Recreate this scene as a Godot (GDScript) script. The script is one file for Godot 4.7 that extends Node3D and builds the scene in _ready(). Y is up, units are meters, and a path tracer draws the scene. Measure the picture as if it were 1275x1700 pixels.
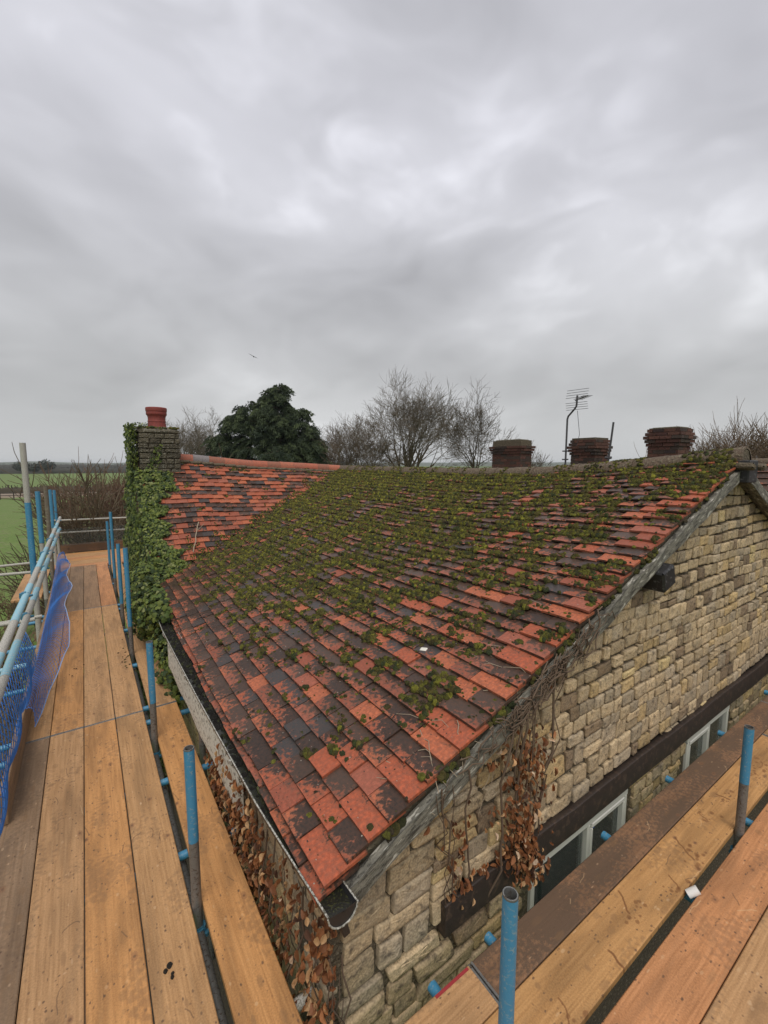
extends Node3D

const H := 6.15            # camera height above the field; heights below are written relative to the camera
const XR := 4.68           # ridge line of the main roof
const LM := 4.36           # slope length of the main roof
const LW := 2.6            # slope length of the wing roof
const GAUGE := 0.111
const GAUGE_W := 0.104
const ZW := -1.45          # outer face of the gable wall
const DECK := -2.25        # top of the scaffold boards

var rng := RandomNumberGenerator.new()
var M := {}
var used := {}
var bump_noise := FastNoiseLite.new()
var moss_noise := FastNoiseLite.new()
var moss_fine := FastNoiseLite.new()

# ---------------------------------------------------------------- mesh builder
class MB:
	var v := PackedVector3Array()
	var n := PackedVector3Array()
	var u := PackedVector2Array()
	var c := PackedColorArray()
	var col := Color(1, 1, 1)

	func T(a: Vector3, b: Vector3, d: Vector3, na: Vector3, nb: Vector3, nd: Vector3, ua := Vector2.ZERO, ub := Vector2.ZERO, ud := Vector2.ZERO) -> void:
		if (d - a).cross(b - a).dot(na + nb + nd) < 0.0:
			var t := b; b = d; d = t
			t = nb; nb = nd; nd = t
			var w := ub; ub = ud; ud = w
		v.append(a); v.append(b); v.append(d)
		n.append(na); n.append(nb); n.append(nd)
		u.append(ua); u.append(ub); u.append(ud)
		c.append(col); c.append(col); c.append(col)

	func Q(a: Vector3, b: Vector3, d: Vector3, e: Vector3, hint: Vector3, ua := Vector2.ZERO, ub := Vector2.ZERO, ud := Vector2.ZERO, ue := Vector2.ZERO) -> void:
		var g := (d - a).cross(e - b)
		if g.length_squared() < 1e-16: return
		g = g.normalized()
		if g.dot(hint) < 0.0: g = -g
		T(a, b, d, g, g, g, ua, ub, ud)
		T(a, d, e, g, g, g, ua, ud, ue)

	func box(xf: Transform3D, s: Vector3, b := 0.0) -> void:
		# box with chamfered edges of width b
		var h := s * 0.5
		if b <= 0.0:
			for ax in 3:
				for sg in [-1.0, 1.0]:
					var p := Vector3.ZERO; p[ax] = h[ax] * sg
					var e1 := Vector3.ZERO; e1[(ax + 1) % 3] = h[(ax + 1) % 3]
					var e2 := Vector3.ZERO; e2[(ax + 2) % 3] = h[(ax + 2) % 3]
					var nn := Vector3.ZERO; nn[ax] = sg
					Q(xf * (p - e1 - e2), xf * (p + e1 - e2), xf * (p + e1 + e2), xf * (p - e1 + e2), xf.basis * nn)
			return
		for ax in 3:
			var a1 := (ax + 1) % 3
			var a2 := (ax + 2) % 3
			for sg in [-1.0, 1.0]:
				var p := Vector3.ZERO; p[ax] = h[ax] * sg
				var e1 := Vector3.ZERO; e1[a1] = h[a1] - b
				var e2 := Vector3.ZERO; e2[a2] = h[a2] - b
				var nn := Vector3.ZERO; nn[ax] = sg
				Q(xf * (p - e1 - e2), xf * (p + e1 - e2), xf * (p + e1 + e2), xf * (p - e1 + e2), xf.basis * nn)
				for sg2 in [-1.0, 1.0]:
					var o := Vector3.ZERO; o[ax] = h[ax] * sg; o[a1] = (h[a1] - b) * sg2
					var o2 := Vector3.ZERO; o2[ax] = (h[ax] - b) * sg; o2[a1] = h[a1] * sg2
					var hn := Vector3.ZERO; hn[ax] = sg; hn[a1] = sg2
					Q(xf * (o - e2), xf * (o + e2), xf * (o2 + e2), xf * (o2 - e2), xf.basis * hn)

	func loft(rings: Array, cap0 := false, cap1 := false, closed := true, us := 1.0, vs := 1.0) -> void:
		var m := rings.size()
		var k: int = rings[0].size()
		var nn := []
		var mid := Vector3.ZERO
		for r in rings:
			var z := PackedVector3Array(); z.resize(k); nn.append(z)
			for p in r: mid += p
		mid /= float(m * k)
		var js := k if closed else k - 1
		var sgn := 0.0
		for i in m - 1:
			var ra: PackedVector3Array = rings[i]
			var rb: PackedVector3Array = rings[i + 1]
			for j in js:
				var j2 := (j + 1) % k
				var f := (rb[j2] - ra[j]).cross(rb[j] - ra[j2])
				var cen := (ra[j] + ra[j2] + rb[j] + rb[j2]) * 0.25
				sgn += f.dot(cen - mid)
				nn[i][j] += f; nn[i][j2] += f; nn[i + 1][j] += f; nn[i + 1][j2] += f
		var sg := 1.0 if sgn >= 0.0 else -1.0
		for i in m:
			for j in k:
				nn[i][j] = (nn[i][j] * sg).normalized()
		for i in m - 1:
			var ra: PackedVector3Array = rings[i]
			var rb: PackedVector3Array = rings[i + 1]
			for j in js:
				var j2 := (j + 1) % k
				var u0 := us * j / float(k)
				var u1 := us * (j + 1) / float(k)
				var v0 := vs * i / float(m - 1)
				var v1 := vs * (i + 1) / float(m - 1)
				T(ra[j], ra[j2], rb[j2], nn[i][j], nn[i][j2], nn[i + 1][j2], Vector2(u0, v0), Vector2(u1, v0), Vector2(u1, v1))
				T(ra[j], rb[j2], rb[j], nn[i][j], nn[i + 1][j2], nn[i + 1][j], Vector2(u0, v0), Vector2(u1, v1), Vector2(u0, v1))
		for e in 2:
			if (e == 0 and cap0) or (e == 1 and cap1):
				var r: PackedVector3Array = rings[0] if e == 0 else rings[m - 1]
				var cen := Vector3.ZERO
				for p in r: cen += p
				cen /= k
				var hint := cen - mid
				for j in k:
					var g := (r[(j + 1) % k] - cen).cross(r[j] - cen)
					if g.length_squared() < 1e-18: continue
					g = g.normalized()
					if g.dot(hint) < 0.0: g = -g
					T(cen, r[j], r[(j + 1) % k], g, g, g)

	func tube(pts: Array, rad, sides := 8, caps := true, vs := 1.0) -> void:
		var rings := []
		var m := pts.size()
		var side := Vector3.ZERO
		for i in m:
			var d: Vector3 = (pts[mini(i + 1, m - 1)] - pts[maxi(i - 1, 0)]).normalized()
			if i == 0:
				side = d.cross(Vector3.UP if absf(d.y) < 0.9 else Vector3.RIGHT).normalized()
			else:
				side = (side - d * side.dot(d)).normalized()
			var up := d.cross(side)
			var r: float = rad[i] if rad is Array else rad
			var ring := PackedVector3Array()
			for j in sides:
				var a := TAU * j / sides
				ring.append(pts[i] + (side * cos(a) + up * sin(a)) * r)
			rings.append(ring)
		loft(rings, caps, caps, true, 1.0, vs)

	func mesh() -> ArrayMesh:
		var am := ArrayMesh.new()
		if v.is_empty(): return am
		var a := []
		a.resize(Mesh.ARRAY_MAX)
		a[Mesh.ARRAY_VERTEX] = v
		a[Mesh.ARRAY_NORMAL] = n
		a[Mesh.ARRAY_TEX_UV] = u
		a[Mesh.ARRAY_COLOR] = c
		am.add_surface_from_arrays(Mesh.PRIMITIVE_TRIANGLES, a)
		return am

# ---------------------------------------------------------------- scene helpers
func P(x: float, y: float, z: float) -> Vector3:
	return Vector3(x, y + H, z)

func numbered(parent: Node, called: String) -> String:
	var key := str(parent.get_instance_id()) + "/" + called
	var k: int = used.get(key, 0)
	used[key] = k + 1
	return called if k == 0 else "%s_%03d" % [called, k]

func thing(called: String, label: String, category: String, base: Vector3, group := "", kind := "") -> Node3D:
	var o := Node3D.new()
	o.name = numbered(self, called)
	add_child(o, true)
	o.position = base
	if label: o.set_meta("label", label)
	if category: o.set_meta("category", category)
	if group: o.set_meta("group", group)
	if kind: o.set_meta("kind", kind)
	return o

# a part whose mesh is given in world coordinates
func part(called: String, b, m: Material, parent: Node3D, kind := "", label := "") -> MeshInstance3D:
	var o := MeshInstance3D.new()
	o.name = numbered(parent, called)
	o.mesh = b.mesh() if b is MB else b
	o.material_override = m
	parent.add_child(o, true)
	var off := Vector3.ZERO
	var p: Node = parent
	while p != self:
		off += (p as Node3D).position
		p = p.get_parent()
	o.position = -off
	if kind: o.set_meta("kind", kind)
	if label: o.set_meta("label", label)
	return o

# a thing that is one mesh, in world coordinates
func single(called: String, b, m: Material, label: String, category: String, group := "", kind := "") -> MeshInstance3D:
	var o := MeshInstance3D.new()
	o.name = numbered(self, called)
	o.mesh = b.mesh() if b is MB else b
	o.material_override = m
	add_child(o, true)
	if label: o.set_meta("label", label)
	if category: o.set_meta("category", category)
	if group: o.set_meta("group", group)
	if kind: o.set_meta("kind", kind)
	return o

# a piece placed by a world transform under a part (whose own frame is the world's)
func piece(called: String, me: Mesh, m: Material, xf: Transform3D, parent: Node3D) -> MeshInstance3D:
	var o := MeshInstance3D.new()
	o.name = numbered(parent, called)
	o.mesh = me
	o.material_override = m
	parent.add_child(o, true)
	o.transform = xf
	return o

func multi(called: String, me: Mesh, m: Material, xfs: Array, cols: Array, parent: Node3D, kind := "stuff") -> MultiMeshInstance3D:
	var mm := MultiMesh.new()
	mm.transform_format = MultiMesh.TRANSFORM_3D
	mm.use_colors = true
	mm.mesh = me
	mm.instance_count = xfs.size()
	for i in xfs.size():
		mm.set_instance_transform(i, xfs[i])
		mm.set_instance_color(i, cols[i])
	var o := MultiMeshInstance3D.new()
	o.name = numbered(parent, called)
	o.multimesh = mm
	o.material_override = m
	parent.add_child(o, true)
	if parent != self:
		var off := Vector3.ZERO
		var p: Node = parent
		while p != self:
			off += (p as Node3D).position
			p = p.get_parent()
		o.position = -off
	if kind: o.set_meta("kind", kind)
	return o

func lin(r: float, g: float, b: float) -> Color:
	return Color(r, g, b).linear_to_srgb()

func rf(a: float, b: float) -> float:
	return rng.randf_range(a, b)

func interp(t: Array, x: float) -> float:      # t: [[x, y], ...] with x rising
	if x <= t[0][0]: return t[0][1]
	for i in t.size() - 1:
		if x <= t[i + 1][0]:
			return lerpf(t[i][1], t[i + 1][1], (x - t[i][0]) / (t[i + 1][0] - t[i][0]))
	return t[t.size() - 1][1]

# ---------------------------------------------------------------- textures
func nbytes(sd: int, freq: float, octaves: int, w := 512, h := 512) -> PackedByteArray:
	var f := FastNoiseLite.new()
	f.seed = sd
	f.noise_type = FastNoiseLite.TYPE_SIMPLEX_SMOOTH
	f.frequency = freq
	f.fractal_octaves = octaves
	return f.get_seamless_image(w, h, false, false, 0.15, true).get_data()

func tex(w: int, h: int, data: PackedByteArray, fmt := Image.FORMAT_RGB8) -> ImageTexture:
	return ImageTexture.create_from_image(Image.create_from_data(w, h, false, fmt, data))

func s8(x: float) -> int:                      # linear value to an sRGB byte
	x = clampf(x, 0.0, 1.0)
	return int(255.0 * (12.92 * x if x < 0.0031308 else 1.055 * pow(x, 0.41667) - 0.055))

var lut := PackedByteArray()
func q8(x: float) -> int:
	return lut[clampi(int(x * 2047.0), 0, 2047)]

# a texture that blends three linear colours by two noises: A picks between ca and cb, B above th lays cc over
func blend_tex(w: int, A: PackedByteArray, B: PackedByteArray, ca: Color, cb: Color, cc: Color, th: float, soft: float, F: PackedByteArray, fine: float) -> ImageTexture:
	var d := PackedByteArray(); d.resize(w * w * 3)
	for i in w * w:
		var a := A[i] / 255.0
		var k := clampf((B[i] / 255.0 - th) / soft, 0.0, 1.0)
		var m := 1.0 + (F[i] / 255.0 - 0.5) * fine
		d[i * 3] = q8(lerpf(lerpf(ca.r, cb.r, a), cc.r, k) * m)
		d[i * 3 + 1] = q8(lerpf(lerpf(ca.g, cb.g, a), cc.g, k) * m)
		d[i * 3 + 2] = q8(lerpf(lerpf(ca.b, cb.b, a), cc.b, k) * m)
	return tex(w, w, d)

func std(color: Color, rough: float, metal := 0.0) -> StandardMaterial3D:
	var m := StandardMaterial3D.new()
	m.albedo_color = color
	m.roughness = rough
	m.metallic = metal
	return m

func tri(m: StandardMaterial3D, scale: float, world := true) -> StandardMaterial3D:
	m.uv1_triplanar = true
	m.uv1_world_triplanar = world
	m.uv1_scale = Vector3.ONE * scale
	return m

func relief(m: StandardMaterial3D, t: Texture2D, cm: float) -> StandardMaterial3D:
	m.heightmap_enabled = true
	m.heightmap_texture = t
	m.heightmap_scale = cm
	return m

func make_materials() -> void:
	lut.resize(2048)
	for i in 2048: lut[i] = s8(i / 2047.0)
	var nA := nbytes(1, 0.008, 4)
	var nB := nbytes(2, 0.02, 4)
	var nC := nbytes(3, 0.05, 3)
	var nD := nbytes(4, 0.16, 2)
	var nE := nbytes(5, 0.03, 5)
	var tC := tex(512, 512, nC, Image.FORMAT_L8)
	var tE := tex(512, 512, nE, Image.FORMAT_L8)
	var tD := tex(512, 512, nD, Image.FORMAT_L8)
	# limestone: buff to grey, with dark lichen
	M.stone = tri(std(Color.WHITE, 0.9), 0.83)
	M.stone.albedo_texture = blend_tex(512, nB, nE, Color(0.56, 0.43, 0.265), Color(0.43, 0.355, 0.25), Color(0.17, 0.135, 0.095), 0.60, 0.25, nD, 0.95)
	M.stone.vertex_color_use_as_albedo = true
	relief(M.stone, tE, 0.7)
	M.mortar = tri(std(Color.WHITE, 0.95), 1.7)
	M.mortar.albedo_texture = blend_tex(512, nB, nE, Color(0.12, 0.095, 0.06), Color(0.07, 0.058, 0.04), Color(0.19, 0.16, 0.11), 0.68, 0.12, nD, 0.9)
	relief(M.mortar, tE, 1.6)
	M.render_wall = tri(std(Color.WHITE, 0.95), 0.7)
	M.render_wall.albedo_texture = blend_tex(512, nA, nE, Color(0.30, 0.25, 0.17), Color(0.20, 0.17, 0.12), Color(0.12, 0.11, 0.09), 0.6, 0.2, nD, 0.8)
	M.old_stone = tri(std(Color.WHITE, 0.95), 1.9)
	M.old_stone.albedo_texture = blend_tex(512, nB, nE, Color(0.15, 0.13, 0.09), Color(0.085, 0.08, 0.06), Color(0.36, 0.35, 0.30), 0.70, 0.06, nD, 0.9)
	M.old_stone.vertex_color_use_as_albedo = true
	relief(M.old_stone, tE, 2.6)
	# clay
	M.ridge_red = tri(std(Color.WHITE, 0.75), 2.2)
	M.ridge_red.albedo_texture = blend_tex(512, nB, nE, Color(0.40, 0.115, 0.065), Color(0.30, 0.105, 0.065), Color(0.10, 0.08, 0.06), 0.62, 0.12, nD, 0.6)
	M.ridge_red.vertex_color_use_as_albedo = true
	M.ridge_grey = tri(std(Color.WHITE, 0.7), 2.2)
	M.ridge_grey.albedo_texture = blend_tex(512, nB, nE, Color(0.20, 0.17, 0.17), Color(0.15, 0.14, 0.145), Color(0.09, 0.09, 0.08), 0.62, 0.12, nD, 0.5)
	M.ridge_old = tri(std(Color.WHITE, 0.9), 2.2)
	M.ridge_old.albedo_texture = blend_tex(512, nB, nE, Color(0.125, 0.085, 0.056), Color(0.08, 0.062, 0.044), Color(0.20, 0.185, 0.12), 0.66, 0.12, nD, 0.9)
	M.ridge_old.vertex_color_use_as_albedo = true
	relief(M.ridge_old, tE, 1.6)
	M.underlay = std(lin(0.05, 0.04, 0.035), 0.95)
	M.pot = tri(std(Color.WHITE, 0.7), 2.5)
	M.pot.albedo_texture = blend_tex(512, nB, nE, Color(0.25, 0.045, 0.035), Color(0.20, 0.04, 0.032), Color(0.08, 0.04, 0.035), 0.62, 0.2, nD, 0.4)
	M.brick = tri(std(Color.WHITE, 0.9), 1.5)
	M.brick.albedo_texture = blend_tex(512, nB, nE, Color(0.9, 0.9, 0.9), Color(0.6, 0.6, 0.6), Color(0.35, 0.4, 0.38), 0.66, 0.15, nD, 0.9)
	M.brick.vertex_color_use_as_albedo = true
	# moss and leaves
	M.moss = tri(std(Color.WHITE, 0.95), 9.0)
	M.moss.albedo_texture = blend_tex(512, nB, nE, Color(1.0, 1.0, 1.0), Color(0.55, 0.6, 0.5), Color(0.3, 0.26, 0.2), 0.62, 0.1, nD, 0.9)
	M.moss.vertex_color_use_as_albedo = true
	relief(M.moss, tD, 0.7)
	M.ivy = std(Color.WHITE, 0.62)
	M.ivy.metallic_specular = 0.35
	M.ivy.vertex_color_use_as_albedo = true
	M.ivy.backlight_enabled = true
	M.ivy.backlight = Color(0.25, 0.3, 0.1)
	M.dead = std(Color.WHITE, 0.75)
	M.dead.vertex_color_use_as_albedo = true
	M.dead.backlight_enabled = true
	M.dead.backlight = Color(0.25, 0.15, 0.08)
	M.needle = std(Color.WHITE, 0.8)
	M.needle.vertex_color_use_as_albedo = true
	M.bark = tri(std(Color.WHITE, 0.95), 1.0)
	M.bark.albedo_texture = blend_tex(512, nB, nE, Color(0.16, 0.135, 0.10), Color(0.12, 0.10, 0.078), Color(0.20, 0.19, 0.14), 0.6, 0.2, nD, 0.8)
	M.bark.vertex_color_use_as_albedo = true
	M.stem = std(lin(0.11, 0.075, 0.05), 0.9)
	M.stem_pale = std(lin(0.30, 0.24, 0.17), 0.9)
	# timber
	M.dark_wood = tri(std(Color.WHITE, 0.6), 1.0)
	M.dark_wood.albedo_texture = blend_tex(512, nB, nE, Color(0.035, 0.024, 0.019), Color(0.022, 0.016, 0.013), Color(0.065, 0.042, 0.03), 0.58, 0.2, nD, 0.8)
	M.black_wood = tri(std(Color.WHITE, 0.5), 1.5)
	M.black_wood.albedo_texture = blend_tex(512, nB, nE, Color(0.012, 0.012, 0.013), Color(0.02, 0.02, 0.022), Color(0.11, 0.11, 0.11), 0.7, 0.1, nD, 0.6)
	M.white_paint = tri(std(Color.WHITE, 0.6), 1.6)
	M.white_paint.albedo_texture = blend_tex(512, nB, nE, Color(0.66, 0.64, 0.57), Color(0.54, 0.52, 0.45), Color(0.14, 0.12, 0.09), 0.62, 0.12, nD, 0.35)
	M.dirty_white = tri(std(Color.WHITE, 0.5), 4.0)
	M.dirty_white.albedo_texture = blend_tex(512, nB, nE, Color(0.50, 0.49, 0.45), Color(0.36, 0.35, 0.31), Color(0.09, 0.085, 0.065), 0.50, 0.08, nD, 0.5)
	M.upvc = std(lin(0.66, 0.66, 0.64), 0.4)
	M.black_plastic = std(lin(0.018, 0.018, 0.02), 0.4)
	M.glass = std(Color(0.35, 0.42, 0.42, 0.16), 0.03)
	M.glass.transparency = BaseMaterial3D.TRANSPARENCY_ALPHA
	M.tape = std(lin(0.03, 0.10, 0.5), 0.5)
	M.sludge = tri(std(Color.WHITE, 0.28), 5.0)
	M.sludge.albedo_texture = blend_tex(512, nB, nE, Color(0.010, 0.011, 0.009), Color(0.02, 0.02, 0.014), Color(0.05, 0.055, 0.02), 0.64, 0.1, nD, 0.6)
	relief(M.sludge, tE, 0.12)
	# steel
	M.galv = tri(std(Color.WHITE, 0.55, 0.55), 3.0)
	M.galv.albedo_texture = blend_tex(512, nB, nE, Color(0.24, 0.24, 0.23), Color(0.15, 0.15, 0.145), Color(0.09, 0.065, 0.045), 0.64, 0.15, nD, 0.5)
	M.blue = tri(std(Color.WHITE, 0.45), 3.0)
	M.blue.albedo_texture = blend_tex(512, nB, nE, Color(0.040, 0.200, 0.36), Color(0.055, 0.225, 0.37), Color(0.20, 0.28, 0.32), 0.71, 0.05, nD, 0.25)
	M.pale_blue = tri(std(Color.WHITE, 0.5), 3.0)
	M.pale_blue.albedo_texture = blend_tex(512, nB, nE, Color(0.16, 0.42, 0.54), Color(0.24, 0.46, 0.55), Color(0.42, 0.45, 0.44), 0.60, 0.05, nD, 0.3)
	M.white_flake = tri(std(Color.WHITE, 0.6), 5.0)
	M.white_flake.albedo_texture = blend_tex(512, nB, nC, Color(0.48, 0.47, 0.43), Color(0.38, 0.37, 0.33), Color(0.14, 0.13, 0.10), 0.58, 0.05, nD, 0.3)
	M.coupler = std(lin(0.06, 0.20, 0.30), 0.5, 0.3)
	M.net = std(lin(0.065, 0.23, 0.68), 0.5)
	M.net.backlight_enabled = true
	M.net.backlight = Color(0.1, 0.2, 0.5)
	M.grey_net = std(lin(0.10, 0.14, 0.15), 0.6)
	M.net_edge = std(lin(0.30, 0.40, 0.62), 0.5)
	M.plastic_white = std(lin(0.7, 0.7, 0.68), 0.4)
	M.aerial = std(lin(0.09, 0.09, 0.095), 0.5, 0.4)
	M.bird = std(lin(0.015, 0.015, 0.015), 0.8)
	M.red_paint = std(lin(0.30, 0.03, 0.035), 0.6)
	M.dirt = tri(std(Color.WHITE, 0.95), 0.6)  # dark ground colour standing in for the shade seen through the board gaps
	M.dirt.albedo_texture = blend_tex(512, nB, nE, Color(0.05, 0.042, 0.032), Color(0.035, 0.03, 0.024), Color(0.08, 0.07, 0.055), 0.6, 0.2, nD, 0.9)
	M.sign_red = std(lin(0.4, 0.03, 0.03), 0.5)
	# land
	var gA := nbytes(11, 0.01, 5)
	var gB := nbytes(12, 0.03, 4)
	M.grass = tri(std(Color.WHITE, 0.95), 0.045)
	M.grass.albedo_texture = blend_tex(512, gA, gB, Color(0.085, 0.145, 0.022), Color(0.115, 0.165, 0.038), Color(0.14, 0.15, 0.06), 0.58, 0.3, nD, 0.6)
	M.far_land = tri(std(Color.WHITE, 0.95), 0.01)
	M.far_land.albedo_texture = blend_tex(512, gA, gB, Color(0.10, 0.13, 0.07), Color(0.08, 0.10, 0.06), Color(0.04, 0.045, 0.035), 0.5, 0.1, nD, 0.5)
	M.road = tri(std(Color.WHITE, 0.9), 0.2)
	M.road.albedo_texture = blend_tex(512, gA, gB, Color(0.22, 0.17, 0.12), Color(0.16, 0.13, 0.10), Color(0.30, 0.26, 0.22), 0.62, 0.2, nD, 0.5)
	M.hedge = std(Color.WHITE, 0.95)
	M.hedge.vertex_color_use_as_albedo = true
	make_tile_atlas(nE, nC, nD)
	make_wood_atlas()
	make_barge_texture()

# 64 clay tiles: 0-19 red, 20-43 part covered by dark lichen, 44-63 dark
func make_tile_atlas(nE: PackedByteArray, nC: PackedByteArray, nD: PackedByteArray) -> void:
	var r := RandomNumberGenerator.new(); r.seed = 77
	var W := 1024
	var d := PackedByteArray(); d.resize(W * W * 3)
	var g := PackedByteArray(); g.resize(W * W)
	var hb := PackedByteArray(); hb.resize(W * W)
	for cell in 64:
		var cx := (cell % 8) * 128
		var cy := (cell / 8) * 128
		var red := Color(0.39, 0.098, 0.047)
		var k := r.randf()
		if k < 0.22: red = Color(0.45, 0.132, 0.062)
		elif k < 0.45: red = Color(0.28, 0.078, 0.045)
		elif k < 0.6: red = Color(0.33, 0.105, 0.066)
		var dark := Color(0.028, 0.021, 0.017).lerp(Color(0.066, 0.045, 0.034), r.randf())
		if r.randf() < 0.14: dark = Color(0.042, 0.042, 0.042)
		var cover := r.randf_range(0.18, 0.40)
		if cell < 10: cover = r.randf_range(0.06, 0.27)
		if cell >= 20: cover = r.randf_range(0.47, 0.73)
		if cell >= 44: cover = r.randf_range(0.66, 0.86)
		var ox := r.randi() % 512
		var oy := r.randi() % 512
		var tilt := r.randf_range(-0.25, 0.25)
		for y in 128:
			for x in 128:
				var i1 := ((y + oy) % 512) * 512 + (x + ox) % 512
				var i2 := ((y * 2 + ox) % 512) * 512 + (x * 2 + oy) % 512
				var i3 := ((y + ox) % 512) * 512 + (x * 3 + oy) % 512
				var nv := nE[i1] / 255.0 * 0.55 + nC[i3] / 255.0 * 0.25 + nE[i3] / 255.0 * 0.20
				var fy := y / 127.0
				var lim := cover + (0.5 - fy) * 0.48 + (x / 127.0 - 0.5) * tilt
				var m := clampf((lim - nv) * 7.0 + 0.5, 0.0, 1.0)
				m = minf(m, 0.70 + 0.4 * nC[i1] / 255.0)
				var soft := clampf((lim + 0.22 - nv) * 2.6 + 0.2 * (nC[i3] / 255.0 - 0.5), 0.0, 0.72)
				var film := clampf((nE[i3] / 255.0 - 0.30) * 1.5, 0.0, 0.6)
				var fine := 0.78 + 0.44 * nD[i2] / 255.0
				var tone := 0.62 + 0.62 * nC[i1] / 255.0
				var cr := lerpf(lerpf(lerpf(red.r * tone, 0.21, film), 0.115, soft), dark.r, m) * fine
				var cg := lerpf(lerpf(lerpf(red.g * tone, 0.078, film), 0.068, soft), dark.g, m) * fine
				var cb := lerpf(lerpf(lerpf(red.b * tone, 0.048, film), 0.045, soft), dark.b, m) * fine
				var at := (cy + y) * W + cx + x
				d[at * 3] = q8(cr); d[at * 3 + 1] = q8(cg); d[at * 3 + 2] = q8(cb)
				g[at] = int(lerpf(150.0, 92.0, maxf(m, soft * 0.8)))
				hb[at] = int(clampf(60.0 + 90.0 * nD[i2] / 255.0 + 60.0 * nE[i1] / 255.0 + 40.0 * m, 0.0, 255.0))
		# pits and spots of lichen
		for sp in (r.randi_range(2, 9) if cell < 10 else r.randi_range(6, 24)):
			var px := r.randi_range(5, 122)
			var py := r.randi_range(5, 122)
			var pr := r.randf_range(0.7, 3.2)
			var pale := r.randf() < 0.06
			for yy in range(int(py - pr), int(py + pr) + 1):
				for xx in range(int(px - pr), int(px + pr) + 1):
					if Vector2(xx - px, yy - py).length() <= pr * (0.8 + 0.3 * nD[(yy * 512 + xx) % 262144] / 255.0) and xx >= 0 and yy >= 0 and xx < 128 and yy < 128:
						var at := (cy + yy) * W + cx + xx
						if pale:
							d[at * 3] = q8(0.3); d[at * 3 + 1] = q8(0.28); d[at * 3 + 2] = q8(0.24)
						else:
							d[at * 3] = q8(0.03); d[at * 3 + 1] = q8(0.026); d[at * 3 + 2] = q8(0.022)
	M.tile = std(Color.WHITE, 1.0)
	M.tile.metallic_specular = 0.36
	relief(M.tile, tex(W, W, hb, Image.FORMAT_L8), 0.18)
	M.tile.albedo_texture = tex(W, W, d)
	M.tile.roughness_texture = tex(W, W, g, Image.FORMAT_L8)
	M.tile.roughness_texture_channel = BaseMaterial3D.TEXTURE_CHANNEL_RED

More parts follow.
